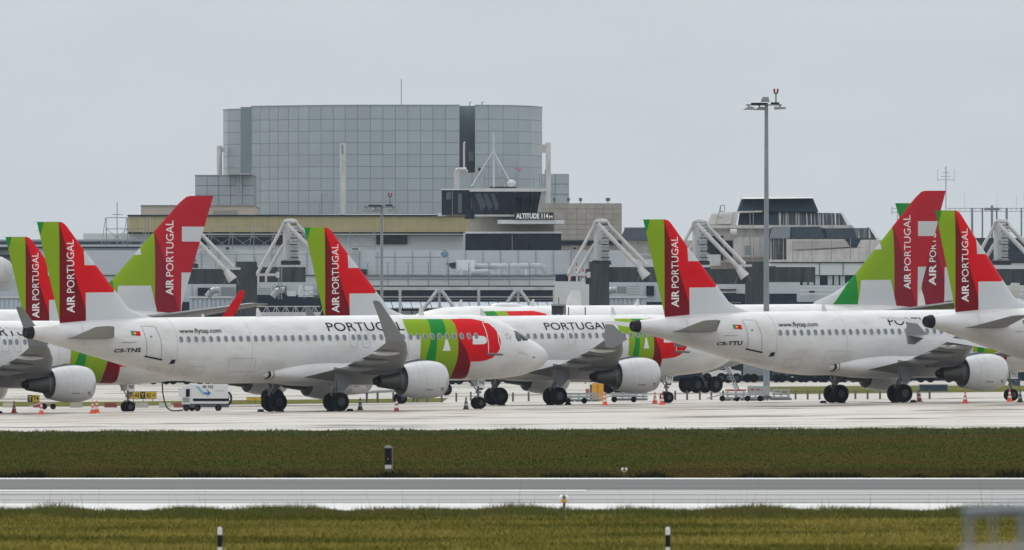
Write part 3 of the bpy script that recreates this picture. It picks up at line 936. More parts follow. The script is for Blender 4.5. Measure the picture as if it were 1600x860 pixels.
            # slat and red marks at the wing root as in the photo
        if narrow:
            engine(T, root, sd, 5.75, 1.9, 11.25 - dm, 1.0)
        else:
            engine(T, root, sd, 9.4, 2.75, 19.5, 1.38)
    # belly fairing
    if narrow:
        def g(t):
            if t < 12.6: return max(0, 1 - ((12.6 - t) / 2.6) ** 2) ** .5
            if t > 17.6: return max(0, 1 - ((t - 17.6) / 4.4) ** 1.7) ** .8
            return 1
        rr = []
        for t in [10.0, 10.1, 10.4, 10.9, 11.6, 12.6, 14, 16, 17.6, 18.6, 19.6, 20.4, 21.0, 21.5, 21.8, 21.95, 22.0]:
            k = max(g(t), .01); zc = 2.42 - .12 * (1 - k) if t > 15 else 2.42
            rr.append([(T.xm + dm - t, (1.98 * (.35 + .65 * k) if t < 15 else 2.0 * (.62 + .38 * k) if k > .3 else 2.0 * k * 2.45) * math.copysign(abs(math.cos(a)) ** .75, math.cos(a)), zc + (1.0 if math.sin(a) > 0 else .84) * k * math.copysign(abs(math.sin(a)) ** .85, math.sin(a))) for a in [2 * math.pi * i / 40 for i in range(40)]])
        bf = MB().rings(rr).build('belly_fairing', WHITE, root, sm=True)
        def fsec(t, k2=1.006):
            k = max(g(t), .01); zc = 2.42 - .12 * (1 - k)
            wv = (2.0 * (.62 + .38 * k) if k > .3 else 2.0 * k * 2.45)
            return [(T.xm + dm - t, wv * k2 * math.copysign(abs(math.cos(a)) ** .75, math.cos(a)), zc + (1.0 if math.sin(a) > 0 else .84) * k2 * k * math.copysign(abs(math.sin(a)) ** .85, math.sin(a))) for a in [2 * math.pi * i / 40 for i in range(40)]]
        MB().rings([fsec(21.05, 1.02), fsec(21.2, 1.02)], cap=False).build('fairing_joint', INK, bf, sm=True)
        MB().rings([fsec(20.82, 1.015), fsec(20.9, 1.015)], cap=False).build('fairing_joint', mat('aged_seal', (.25, .18, .08, 1), .6), bf, sm=True)
    else:
        rr = []
        for t in [17, 18, 20, 24, 30, 34, 36.5, 38]:
            k = [.02, .5, .9, 1, 1, .9, .5, .02][[17, 18, 20, 24, 30, 34, 36.5, 38].index(t)]
            rr.append([(T.xm - t, 2.9 * (.5 + .5 * k) * math.cos(a), 2.8 + 1.25 * k * math.sin(a)) for a in [2 * math.pi * i / 32 for i in range(32)]])
        MB().rings(rr).build('belly_fairing', WHITE, root, sm=True)
    # landing gear
    def gear_w(name, xx, yy, r, w, gap, axles):
        g_ = MB(); hb = MB(); tb = MB()
        st = MB(); st.tube((xx, yy, 2.6 if narrow else 3.2), (xx, yy, r), .13 if narrow else .22, .1 if narrow else .18, 12)
        st.tube((xx, yy - gap * .9, r), (xx, yy + gap * .9, r), .07, .07, 8)
        st.tube((xx + .9, yy * .9, 2.5), (xx, yy, 1.15), .06, .06, 8)
        st.prism([(xx - .12, 1.5), (xx - .42, 1.05), (xx - .12, .72), (xx - .05, .8), (xx - .28, 1.05), (xx - .05, 1.4)], yy - .06, yy + .06)
        s_ = st.build(name, STRUT, root, sm=True)
        for ax in axles:
            for q in (-1, 1):
                tb = MB(); hb = MB(); wheel(tb, hb, (xx + ax, yy + q * gap, r), r, w)
                t_ = tb.build('wheel', RUBBER, s_, sm=True); hb.build('hub', HUB, t_, sm=True)
        if len(axles) > 1:
            MB().tube((xx + min(axles), yy, r + .05), (xx + max(axles), yy, r + .05), .17, .17, 10).build('bogie_beam', STRUT, s_)
        return s_
    if narrow:
        for sd in (1, -1):
            s_ = gear_w('main_gear', 0.0, sd * 3.795, .60, .46, .46, [0])
            dp = [(-.35, 2.75), (.85, 2.55), (.95, 1.75), (.75, 1.62), (.32, 1.22), (.02, 1.22), (-.12, 1.75)]
            MB().prism([(a - .05, z) for a, z in dp], sd * 4.22, sd * 4.27).build('gear_door', DOORG, s_)
            for cx_ in (-.72, .72):
                ck = MB().prism([(cx_ - .14, .0), (cx_ + .14, .0), (cx_ + .05, .16), (cx_ - .05, .16)], sd * 4.25 - .25, sd * 4.25 + .2).build('chock_tmp', RUBBER, root)
                CHOCKS.append((ck, key, sd, cx_))
        xn = T.xm - T.nose
        b = MB(); b.tube((xn, 0, 2.0), (xn, 0, .38), .09, .07, 12); b.tube((xn, -.26, .38), (xn, .26, .38), .05, .05)
        b.tube((xn - .7, 0, 1.95), (xn, 0, 1.0), .04, .04); b.box(xn - .12, xn + .14, -.14, .14, .98, 1.12); b.box(xn - .2, xn + .05, -.2, .2, .72, .8)
        b.tube((xn + .1, -.1, 1.25), (xn + .18, -.28, 1.28), .08, .08, 10); b.tube((xn + .1, .1, 1.25), (xn + .18, .28, 1.28), .08, .08, 10)
        ng = b.build('nose_gear', STRUT, root, sm=False)
        for q in (-1, 1):
            tb = MB(); hb = MB(); wheel(tb, hb, (xn, q * .25, .38), .38, .22)
            t_ = tb.build('wheel', RUBBER, ng, sm=True); hb.build('hub', HUB, t_, sm=True)
            pt = MB().prism([(xn - .30, 1.42), (xn + .26, 1.42), (xn + .26, 1.80), (xn + .2, 1.9), (xn - .24, 1.9), (xn - .30, 1.8)], q * .40, q * .43)
            dd_ = pt.build('gear_door', PWHITE, ng)
        if reg_tail:
            v, f = text_mesh(reg_tail, .22, .40, .02)
            lay(lambda a, b: Vector((xn - .22 + a, -.436, 1.55 + b)), (v, f), 'lettering', INK, dd_)
    else:
        for sd in (1, -1):
            gear_w('main_gear', 0.0, sd * 5.34, .7, .5, .7, [-.99, .99])
        gear_w('nose_gear', T.xm - T.nose, 0.0, .52, .35, .35, [0])
    # ---------------- markings
    if narrow:
        S = -1
        def fm(u, v, off=.010): return fsurf(T, u, v / T.R0, S, off)
        lt = (lambda t: t if t < 6 else 6 + (t - 6) * .72) if T.short else (lambda t: t)
        def lp(k): return [(lt(t), v) for t, v in LIV[k]]
        patch(lambda u, v: fm(u, v, .008), lp('lime'), 'livery_patch', LIME, root)
        patch(lambda u, v: fm(u, v, .008), lp('red'), 'livery_patch', RED, root)
        patch(lambda u, v: fm(u, v, .014), lp('green1'), 'livery_patch', GREEN, root)
        patch(lambda u, v: fm(u, v, .014), lp('green2'), 'livery_patch', GREEN, root)
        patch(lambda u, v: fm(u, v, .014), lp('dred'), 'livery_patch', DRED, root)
        patch(lambda u, v: fm(u, v, .014), lp('a_hole'), 'livery_letter', PWHITE, root)
        patch(lambda u, v: fm(u, v, .014), lp('p_hole'), 'livery_letter', PWHITE, root)
        for S_ in (-1, 1):
            S = S_
            for k in ('win1', 'win2'):
                patch(lambda u, v: fm(u, v, .012), LIV[k], 'cockpit_window', GLASS, root, step=.12)
        S = -1
        patch(lambda u, v: fm(u, v, .012), [(1.72, .92), (1.70, 1.30), (1.3, 1.22), (1.25, .88)][::-1] if False else LIV['win2'], 'cockpit_window', GLASS, root, step=.12)
        # front door
        b = stroke(lambda u, v: fm(u, v, .022), LIV['door'], .05, True)
        dr = b.build('door', OUTW, root, recalc=False)
        dl, drr = LIV['door'][1], LIV['door'][2]
        stroke(lambda u, v: fm(u, v, .03), [(dl[0] + .12, dl[1] - .05), (drr[0] - .1, drr[1] - .05)], .12).build('door_sill', DGREY, dr, recalc=False)
        # rear door
        t0 = 29.55 - T.dt
        vz = lambda t, z: T.R0 * phi_of(T, t, z)
        rd = [(t0 + .62, vz(t0 + .6, 5.42)), (t0 + .38, vz(t0, 3.50)), (t0 - .62, vz(t0, 3.50)), (t0 - .50, vz(t0, 4.6)), (t0 - .36, vz(t0, 5.36)), (t0 - .25, vz(t0, 5.42))]
        b = stroke(lambda u, v: fm(u, v, .014), rd, .05, True)
        dr = b.build('door', SEAM, root, recalc=False)
        stroke(lambda u, v: fm(u, v, .03), [(t0 + .5, rd[1][1] - .03), (t0 - .72, rd[1][1] - .03)], .13).build('door_sill', INK, dr, recalc=False)
        patch(lambda u, v: fm(u, v, .02), [(t0 + .13 + .07 * math.cos(a), vz(t0, 4.75) + .09 * math.sin(a)) for a in [2 * math.pi * i / 10 for i in range(10)]], 'door_window', WINDOW, dr)
        # overwing exits
        exs = [15.25, 14.36] if not T.short else [15.25 - T.dm]
        for t in exs:
            oo = stroke(lambda u, v: fm(u, v, .014), rrect(t - .26, t + .26, vz(t, 3.95), vz(t, 5.02), .16), .03, True).build('emergency_exit', SEAM, root, recalc=False)
        # windows
        tw = []
        t = 6.3
        while t < 27.75 - T.dt:
            tw.append(t); t += .533
        ff = []
        for t in tw:
            d = [abs(t - e) for e in exs]
            if min(d) > .30: ff.append(t)
        ff = [t for t in ff if min(abs(t - e) for e in exs) > .42] + exs
        put_windows(T, root, -1, ff, rim=rim)
        # lettering on the cabin wall
        def text_on(body, tstart, z, h, ln, bold, m, off=.022, bis=5):
            v, f = text_mesh(body, h, ln, bold)
            return lay(lambda a, b: fm(tstart - a, vz(tstart - a, z) + b, off), (v, f), 'lettering', m, root, bis=bis)
        text_on('PORTUGAL', T.xm - .78 * zoom_txt + .12 if T.short else T.xm - .78, 4.98, .62 * zoom_txt, 4.95 * zoom_txt, .001, INK)
        if flytap: text_on('www.flytap.com', 27.62 - T.dt, 4.96, .34, 3.0, .010, INK)
        if reg: text_on(reg, 32.05 - T.dt, 3.84, .36, 1.68, .03, INK)
        text_on('AIRBUS A319' if T.short else 'AIRBUS A320', 31.7 - T.dt, 4.40, .09, .95, .0, INK, bis=0)
        # flag: green and red fields with the small shield
        tf = 31.0 - T.dt; v0 = vz(tf - .3, 4.84)
        fl = patch(lambda u, v: fm(u, v, .016), [(tf, v0), (tf - .62, v0), (tf - .62, v0 + .42), (tf, v0 + .42)], 'flag', RED, root)
        patch(lambda u, v: fm(u, v, .020), [(tf - .0, v0), (tf - .25, v0), (tf - .25, v0 + .42), (tf - .0, v0 + .42)], 'flag_field', DGREEN_FLAG, fl)
        patch(lambda u, v: fm(u, v, .024), [(tf - .25 + .085 * math.cos(a), v0 + .21 + .085 * math.sin(a)) for a in [2 * math.pi * i / 10 for i in range(10)]], 'flag_shield', YEL, fl)
        # star mark, airframe name, small emblem near the cockpit
        cx, cy = inv_f([(794, 526)])[0]
        b = MB()
        for k in range(5):
            a = R_(90 + 72 * k); c_ = (cx - .20 * math.cos(a), cy + .20 * math.sin(a))
            pts = [(c_[0] - .085 * math.cos(a + q), c_[1] + .085 * math.sin(a + q)) for q in (0, R_(110), R_(180), R_(250))]
            b.add([fm(u, v, .014) for u, v in pts], [(0, 1, 2, 3)])
        b.build('star_mark', SEAM, root, recalc=False)
        nm = inv_f([(809.5, 551.5)])[0]
        v, f = text_mesh('DAMIAO DE GOIS', .09, .85)
        if key == 'A': lay(lambda a, b: fm(nm[0] - a, nm[1] + b, .014), (v, f), 'lettering', SEAM, root)
        em = inv_f([(834, 558.5)])[0]
        patch(lambda u, v: fm(u, v, .014), [(em[0] - .2, em[1]), (em[0] - .05, em[1] + .03), (em[0], em[1] + .11), (em[0] + .05, em[1] + .03), (em[0] + .2, em[1]), (em[0] + .05, em[1] - .03), (em[0], em[1] - .11), (em[0] - .05, em[1] - .03)], 'emblem', DRED, root, step=.1)
        # belly details, cargo door, panel lines
        for x0, x1, za, zb_ in ((24.2, 22.3, 2.55, 3.35), (27.0, 25.9, 2.35, 2.9)):
            stroke(lambda u, v: fm(u, v, .009), [(x0 - T.dt, vz(x0 - T.dt, za)), (x0 - T.dt, vz(x0 - T.dt, zb_)), (x1 - T.dt, vz(x1 - T.dt, zb_)), (x1 - T.dt, vz(x1 - T.dt, za))], .025, True).build('cargo_door', SEAM, root, recalc=False)
        b = MB()
        stroke(lambda u, v: fm(u, v, .009), [(34.0 - T.dt, vz(34.0 - T.dt, 4.2)), (34.15 - T.dt, vz(34.0 - T.dt, 5.0)), (34.0 - T.dt, vz(34.0 - T.dt, 5.6))], .025, False, b)
        b.build('panel_line', SEAM, root, recalc=False)
        b = MB()
        stroke(lambda u, v: fm(u, v, .009), [(29.4 - T.dt, vz(29.4 - T.dt, 2.75)), (28.7 - T.dt, vz(28.7 - T.dt, 2.68)), (28.7 - T.dt, vz(28.7 - T.dt, 2.85)), (29.3 - T.dt, vz(29.3 - T.dt, 2.9))], .04, True, b)
        b.build('access_hatch', SEAM, root, recalc=False)
        patch(lambda u, v: fm(u, v, .012), [(28.3 - T.dt, vz(28.3 - T.dt, 3.05)), (27.95 - T.dt, vz(28 - T.dt, 3.1)), (27.95 - T.dt, vz(28 - T.dt, 3.35)), (28.2 - T.dt, vz(28.2 - T.dt, 3.33))], 'outflow_valve', INK, root)
        for t in (6.9, 11.3, 22.6, 27.9):
            tt_ = t if t < 10 else t - (T.dm if t < 20 else T.dt)
            stroke(lambda u, v: fm(u, v, .006), [(tt_, -2.6), (tt_, 3.0)], .022).build('skin_seam', SEAM, root, recalc=False)
        # antennas
        for t in (9.2, 21.0 - T.dm):
            z = T.top(t); MB().prism([(T.xm - t + .28, z - .05), (T.xm - t + .02, z + .5), (T.xm - t - .12, z + .5), (T.xm - t - .15, z - .05)], -.02, .02).build('antenna', WHITE, root)
        # engine cowl marks
        for sd in (-1,):
            def nm_(u, a, off=.01):
                r = interp(u, [(0, 1.0), (.26, 1.075), (.6, 1.15), (1.1, 1.2), (1.7, 1.195), (2.3, 1.12), (2.95, .98)]) + off
                return Vector((T.xm - (11.25 - dm) - u, sd * (5.75 + r * math.cos(a)), 1.9 + r * math.sin(a)))
            b = MB()
            for u0, a0, w_, h_ in ((.42, -.52, .22, .05), (.42, -.60, .18, .03), (.36, -.70, .12, .05)):
                b.add([nm_(u0, a0), nm_(u0 + w_, a0), nm_(u0 + w_, a0 + h_), nm_(u0, a0 + h_)], [(0, 1, 2, 3)])
            b.build('cowl_vent', INK, root, recalc=False)
            b = MB()
            for u0, w_ in ((1.25, .08), (1.38, .12), (1.55, .1), (1.70, .06)):
                b.add([nm_(u0, -.58), nm_(u0 + w_, -.58), nm_(u0 + w_, -.52), nm_(u0, -.52)], [(0, 1, 2, 3)])
            b.build('cowl_lettering', DRED, root, recalc=False)
            for u0 in (.85, 1.75, 2.2):
                b = MB()
                for i in range(12):
                    a0 = -1.3 + i * .22
                    b.add([nm_(u0, a0, .004), nm_(u0 + .018, a0, .004), nm_(u0 + .018, a0 + .22, .004), nm_(u0, a0 + .22, .004)], [(0, 1, 2, 3)])
                b.build('cowl_seam', SEAM, root, recalc=False)
    else:
        # wide body: green and red fields over the forward cabin, port side
        for S in (1, -1):
            def fm(u, v, off=.012): return fsurf(T, u, v / T.R0, S, off)
            def pz(t, z): return T.R0 * phi_of(T, t, z)
            for m_, t0, t1 in ((GREEN, 9.6, 10.8), (LIME, 10.8, 11.95), (RED, 11.95, 15.4)):
                patch(fm, [(t0, -1.5), (t1, -1.5), (t1 + (.5 if m_ is RED else 0), 2.3), (t1 - (.6 if m_ is RED else 0), 2.75), (t0, 2.7)], 'livery_patch', m_, root, step=.4)
            if side == S:
                put_windows(T, root, S, [9 + .9 * i for i in range(44)], rim=False)
        for t in (8.5, 16, 27, 36):
            z = T.top(t); MB().prism([(T.xm - t + .4, z - .05), (T.xm - t + .0, z + .55), (T.xm - t - .12, z + .55), (T.xm - t - .2, z - .05)], -.03, .03).build('antenna', WHITE, root)
        MB().rings([[(T.xm - t, w * math.cos(a), T.top(t) - .1 + h * math.sin(a)) for a in [2 * math.pi * i / 16 for i in range(16)]] for t, w, h in ((11.6, .02, .02), (12.0, .5, .3), (13, .65, .36), (14.3, .55, .33), (15.2, .02, .05))]).build('satellite_dome', WHITE, root, sm=True)
        # grey opening patch where the stabiliser trims
        for S in (1, -1):
            def fm2(u, v, off=.012): return fsurf(T, u, v / T.R0, S, off)
            patch(fm2, [(50.0, -.9), (55.6, -.2), (54.6, .3), (53.0, .55), (51.2, .5), (50.2, .1)], 'stabiliser_seal', GREYP, root, step=.5)
    return root
C_WREDM = RED
DGREEN_FLAG = mat('flag_green', (.01, .16, .05, 1), .4)
YEL = mat('flag_yellow', (.7, .5, .05, 1), .4)

G1 = 'white airliners with red and green tails parked in a row'
airliner('A', TN, '', 'white airliner marked CS-TNS, seen whole, nearest the grass', 'airliner', FM_N, reg='CS-TNS', reg_tail='TNS', sharklet=True, zoom_txt=1.12)
airliner('B', TN, '', 'white airliner marked TNP at the left edge, its nose hidden behind the tail of CS-TNS', 'airliner', FM_N, reg='CS-TNP', reg_tail='TNP', sharklet=True, zoom_txt=1.12)
airliner('C', TS, '', 'white airliner marked TTF in the middle, just behind the nose of CS-TNS', 'airliner', FM_S, reg='CS-TTF', reg_tail='TTF', sharklet=False)
airliner('D', TS, '', 'white airliner CS-TTU right of the tall light mast, its nose behind the rightmost tail', 'airliner', FM_S, reg='CS-TTU', reg_tail='TTU', sharklet=False)
airliner('E', TS, '', 'airliner at the right edge showing only its tail and rear fuselage', 'airliner', FM_S, sharklet=False, rim=False)
airliner('F', TN, '', 'airliner mostly hidden behind CS-TNS, its lower tail leftmost in the photo', 'airliner', FM_N, sharklet=True, rim=False)
airliner('R', TW, '', 'long wide-body airliner facing left behind CS-TTU, tall red tail at the right', 'airliner', FM_W, side=1)
airliner('L', TW, '', 'wide-body airliner facing left behind CS-TNS, tall red tail beside the beige building', 'airliner', FM_W, side=1)
# wide body farther right facing right
sK = 16.5; thK = R_(24)
tTE = TW.TE[-1][1]
airliner('K', TW, '', 'far wide-body airliner facing right, its red tail between the two tails at the right', 'airliner', FM_K, side=-1, spot=(1392 + (tTE - TW.xm) * math.cos(thK) * sK, sK, thK))
for o in SC.objects:
    if o.get('category') == 'airliner': o['group'] = 'parked airliners in white, red and green livery'

# wheel chocks are things of their own, laid against the tyres
bpy.context.view_layer.update()
NM = {'A': 'CS-TNS', 'B': 'the airliner marked TNP', 'C': 'the airliner marked TTF', 'D': 'CS-TTU'}
for ck, key, sd, cx_ in CHOCKS:
    if key not in NM:
        bpy.data.objects.remove(ck); continue
    mw = ck.parent.matrix_world.copy(); ck.parent = None; ck.matrix_world = mw; ck.name = 'wheel_chock'
    tag(ck, 'black chock %s the %s main wheels of %s' % ('ahead of' if cx_ > 0 else 'behind', 'nearer' if sd < 0 else 'farther', NM[key]), 'chock', 'wheel chocks under the airliners')
# ================================================================== terminal, tower, hangar
def M_(n, c, r=.7, **k): return mat(n, c, r, **k)
PANEL = M_('grey_cladding', (.33, .385, .415, 1), .5, var=.12, scale=.35, rand=.045)
PANEL_D = M_('cladding_shaded', (.175, .225, .255, 1), .45, var=.12, scale=.35)  # cladding tone darkened to carry the shade inside the slots
JOINT = M_('cladding_joint', (.235, .28, .305, 1), .8, spec=.2)
BEIGE = M_('beige_render', (.42, .385, .33, 1), .85, var=.18, scale=.25, stretch=(1, 1, .4))
STONE = M_('stone_block', (.36, .335, .30, 1), .85, var=.2, scale=.3, rand=.06)
STONEJ = M_('stone_joint', (.24, .225, .20, 1), .9)
YELLOW = M_('yellow_corrugated', (.43, .37, .20, 1), .6, var=.12, scale=.6, rand=.05)
PALE = M_('pale_wall', (.46, .51, .55, 1), .75, var=.12, scale=.12, stretch=(.5, 1, 1.6))
PALE2 = M_('pale_wall_light', (.56, .60, .62, 1), .75, var=.12, scale=.2, stretch=(.4, 1, 2))
NAVY = M_('dark_glazing', (.009, .017, .032, 1), .15, var=.5, scale=.25, spec=.25)
NAVYW = M_('navy_openings_and_shade', (.012, .022, .038, 1), .7, spec=.15)  # for dark openings, and for shade painted along the pier base
CONC = M_('dark_weathered_concrete', (.062, .072, .080, 1), .9, spec=.1, var=.5, scale=.9, stretch=(2.5, 1, .25))
CONCW = M_('stained_white_concrete', (.52, .51, .49, 1), .85, var=.35, scale=.8, stretch=(2.2, 1, .3), vmin=.45, vmax=.75)
STAIN = M_('streaked_concrete', (.42, .42, .41, 1), .9, var=.9, scale=1.1, stretch=(4.5, .05, .05), color2=(.03, .04, .05, 1), vmin=.38, vmax=.52)
STREAK = M_('streaked_slate', (.035, .045, .055, 1), .9, spec=.1, var=.9, scale=1.1, stretch=(4.5, .05, .05), color2=(.45, .45, .44, 1), vmin=.52, vmax=.66)
SLATE = M_('slate_roof', (.024, .038, .052, 1), .8, var=.25, scale=.5, spec=.1)
WHITEM = M_('white_steel', (.56, .57, .57, 1), .6, var=.3, scale=1.2, stretch=(1, 1, .4))
STEELG = M_('galvanised_steel', (.22, .25, .27, 1), .5, var=.2, scale=1)
DUCT = M_('duct_metal', (.36, .39, .40, 1), .45, metal=.3, var=.25, scale=1.2)
SKYL = M_('skylight_glass', (.48, .55, .62, 1), .25)
BLIND = M_('window_blind', (.50, .57, .60, 1), .6, rand=.12)
REDST = M_('red_white_mast_red', (.45, .03, .03, 1), .5)

class Bld:
    """boxes given by what they cover in the photo at a known distance"""
    def __init__(s, name, label, cat, px, d, group=None):
        p = P(px, HY, d); p.z = zg(p.x, d)
        s.o = thing(name, label, cat, p, group)
    def boxm(s, px0, px1, y0, y1, d, depth, b=None):
        b = b or MB(); a = P(px0, y0, d); c = P(px1, y1, d)
        b.box(a.x, c.x, a.y, a.y + depth, c.z, a.z); return b
    def part(s, name, m, px0, px1, y0, y1, d, depth=1.0, parent=None, label=None):
        return s.boxm(px0, px1, y0, y1, d, depth).build(name, m, parent or s.o, label=label)
    def base(s, name, m, px0, px1, y0, d, depth, parent=None):
        a = P(px0, y0, d); c = P(px1, y0, d)
        return MB().box(a.x, c.x, a.y, a.y + depth, zg(a.x, d) - .3, a.z).build(name, m, parent or s.o)
    def tube(s, name, m, pts, r, parent=None, n=8, sm=True):
        """pts: (px, py, d)"""
        b = MB().path([P(*p) for p in pts], r, n); return b.build(name, m, parent or s.o, sm=sm)

# ---------------------------------------------------------------- panelled hangar with a curved front
H_ = Bld('panelled_hangar', 'huge grey panelled building with a gently curved front, tallest in the photo', 'building', 600, 1500)
def hseg(pts, rows, d0, recess=0.0, m=PANEL, panel=True, backing=True):
    z = lambda y: CH + (HY - y) * d0 / F
    zt, zb = z(rows[0]), z(rows[-1])
    W_ = []
    for px, off in pts:
        d = d0 + off + recess; W_.append(Vector(((px - 800) / F * d, d - CD, 0)))
    if backing:
        b = MB()
        vs = [(p.x, p.y + .02, zb) for p in W_] + [(p.x, p.y + .02, zt) for p in W_]
        n = len(W_); b.add(vs, [(i, i + 1, i + 1 + n, i + n) for i in range(n - 1)])
        back = [(W_[0].x, W_[0].y + 30, zt), (W_[-1].x, W_[-1].y + 30, zt), (W_[0].x, W_[0].y + 30, zb), (W_[-1].x, W_[-1].y + 30, zb)]
        k = len(b.v); b.v += back
        b.f += [tuple(list(range(n, 2 * n)) + [k + 1, k]), (0, n, k, k + 2), (n - 1, k + 3, k + 1, 2 * n - 1)]
        b.build('wall', JOINT, H_.o, recalc=False)
        # coping
        c = MB()
        for p, q in zip(W_[:-1], W_[1:]): c.tube((p.x, p.y - .02, zt + .03), (q.x, q.y - .02, zt + .03), .09, .09, 4)
        c.build('coping', JOINT, H_.o)
    if not panel: return W_
    org = ORG[H_.o.name]
    for p, q in zip(W_[:-1], W_[1:]):
        u = (q - p); Lw = u.length; u.normalize(); nrm = Vector((u.y, -u.x, 0))
        hgt = {}
        for i in range(len(rows) - 1):
            z1_, z0_ = z(rows[i]), z(rows[i + 1]); hh = round(z1_ - z0_, 2)
            if hh not in hgt:
                g_ = .026; b = MB()
                a = u * g_; c = u * (Lw - g_); o1 = nrm * .025; ch = .02
                f0 = [a + Vector((0, 0, g_)), c + Vector((0, 0, g_)), c + Vector((0, 0, hh - g_)), a + Vector((0, 0, hh - g_))]
                f1 = [v + o1 for v in f0]; cen = sum(f1, Vector()) / 4
                f1 = [v + (cen - v).normalized() * ch for v in f1]
                b.add(f0 + f1, [(4, 5, 6, 7), (0, 1, 5, 4), (1, 2, 6, 5), (2, 3, 7, 6), (3, 0, 4, 7)])
                me = bpy.data.meshes.new('panel'); me.from_pydata([tuple(v) for v in b.v], [], b.f); me.materials.append(m); hgt[hh] = me
            o = bpy.data.objects.new('panel', hgt[hh]); COL.objects.link(o); o.parent = H_.o
            o.location = Vector((p.x, p.y, z0_)) - org
    return W_
rows = [165.0, 186.3, 204.8, 223.4, 241.9, 260.5, 279.1, 297.6, 316.2, 335]
mainpts = [(393, 8), (407, 6.9), (421, 6.0), (435, 5.2), (451, 4.2), (467, 3.3), (483, 2.5), (502, 1.7), (521, 1.1), (539.5, .6), (559, .3), (578.7, 0), (598.2, 0), (617.8, 0), (637.3, 0), (656.9, 0), (676.4, 0), (695.8, 0), (718, 0)]
hseg(mainpts, rows, 1500)
lp_ = [(349, 16), (356, 12.5), (377, 10.5)]
hseg(lp_, [168.5] + rows[1:7], 1500)
hseg([(742, .6), (763, .9), (786, 1.8), (810, 3.6), (830, 6.5), (847, 13)], rows[:-1] + [336], 1500)
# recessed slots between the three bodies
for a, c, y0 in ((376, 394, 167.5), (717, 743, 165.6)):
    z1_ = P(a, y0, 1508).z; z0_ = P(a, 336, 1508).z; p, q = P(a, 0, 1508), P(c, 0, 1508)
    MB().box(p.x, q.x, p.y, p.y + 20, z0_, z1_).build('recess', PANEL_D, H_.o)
# upright ribs left and right of the slots, rooftop aerials and lamps
H_.tube('aerial', STEELG, [(627, 166, 1501), (627, 124, 1501)], .05, n=5)
for x in (734, 753):
    H_.tube('roof_lamp', STEELG, [(x, 166, 1501), (x, 160.5, 1501), (x + 2.5, 159.5, 1501)], .06, n=5)
H_.part('fitting', DUCT, 732, 740, 237, 252, 1506, 1.0)
# annexes
def annex(px0, px1, y0, y1, d, cols, rws, label):
    B_ = Bld('cladding_annex', label, 'building', (px0 + px1) / 2, d)
    B_.part('wall', JOINT, px0, px1, y0, y1, d, 12)
    for i in range(cols):
        for j in range(rws):
            xa = px0 + (px1 - px0) * i / cols; xb = px0 + (px1 - px0) * (i + 1) / cols
            ya = y0 + (y1 - y0) * j / rws; yb = y0 + (y1 - y0) * (j + 1) / rws
            B_.part('panel', PANEL, xa + .5, xb - .5, ya + .5, yb - .5, d - .1, .08)
    return B_
an = annex(305, 397, 275, 321, 1480, 5, 3, 'low grey panelled annex on the left shoulder of the tall grey building')
an.part('coping', JOINT, 304, 397.5, 273.5, 275, 1479.8, 12)
for px in (372.5, 376):
    an.tube('pipe', DUCT, [(px, 322, 1478), (px, 273, 1478)], .09)
an.part('canopy', DUCT, 357, 393, 271, 273, 1477, 3)
annex(846, 889, 272, 320, 1490, 2, 3, 'narrow grey panelled annex at the right foot of the tall grey building')
annex(718.5, 757, 270, 298, 1478, 2, 1, 'small grey box between the tall grey building and the control tower roof')
# stacks
def stack(px, hw, y0, y1, d, label, conn=None):
    B_ = Bld('vent_stack', label, 'chimney', px, d)
    r = hw * d / F
    b = MB().tube(P(px, y1, d), P(px, y0, d), r, r, 16); b.build('shaft', WHITEM, B_.o, sm=True)
    if conn:
        B_.part('connecting_duct', WHITEM, *conn)
    return B_
stack(342.8, 4.2, 228, 275, 1512, 'short white stack left of the tall grey building, above the annex', (347, 352, 231, 238, 1512, .6))
stack(535.7, 4.6, 224, 336, 1488, 'slim white stack standing in front of the middle of the grey panelled wall')
MB().box(*[v for v in (P(533.6, 0, 1487.5).x, P(536.4, 0, 1487.5).x)], P(0, 0, 1487.2).y, P(0, 0, 1487.9).y, P(0, 241, 1487).z, P(0, 226, 1487).z).build('stack_opening', STEELG, SC.objects['vent_stack.001'])
stack(856.5, 4.1, 223, 320, 1484, 'tall white stack at the right corner of the grey building with a side duct', (842, 853, 226, 239, 1484.3, .8))
bp = Bld('bent_pipe', 'bent white pipe climbing beside the control tower roof', 'pipe', 714, 1478)
bp.tube('pipe', WHITEM, [(712.5, 298, 1470), (712.5, 267, 1470), (716, 265, 1470), (729, 265, 1470)], .22)
bp.tube('pipe', WHITEM, [(716.5, 298, 1472), (716.5, 270, 1472), (720, 268, 1472), (731, 268, 1472)], .16)
bp.tube('pipe', WHITEM, [(725, 264, 1476), (725, 224, 1476), (727, 222.5, 1476)], .12)

# ---------------------------------------------------------------- beige podium blocks
PO = Bld('beige_block', 'beige rendered building block rising behind the left wide-body tail', 'building', 300, 1465)
PO.base('wall', BEIGE, 220, 397, 321.5, 1465, 30)
PO.part('coping', STONEJ, 219.5, 397.5, 320.5, 322, 1464.8, 30)
PO.part('patch', STONEJ, 333, 371, 329, 339, 1464.9, .3)
RB = Bld('stone_block_building', 'beige stone clad building block right of the tower, lamps on its roof', 'building', 900, 1440)
RB.base('wall', STONEJ, 845, 971.5, 318, 1440, 25)
n = 0
for j in range(7):
    y0 = 318.5 + j * 8.1; y1 = y0 + 8.1
    for i in range(9):
        x0 = 845 + i * 14.05; x1 = x0 + 14.05
        if y1 > 375.5: continue
        RB.part('stone_slab', STONE, x0 + .22, x1 - .22, y0 + .2, y1 - .2, 1439.9, .12)
RB.part('window_band', NAVY, 845, 971, 376.5, 383, 1439.8, .3)
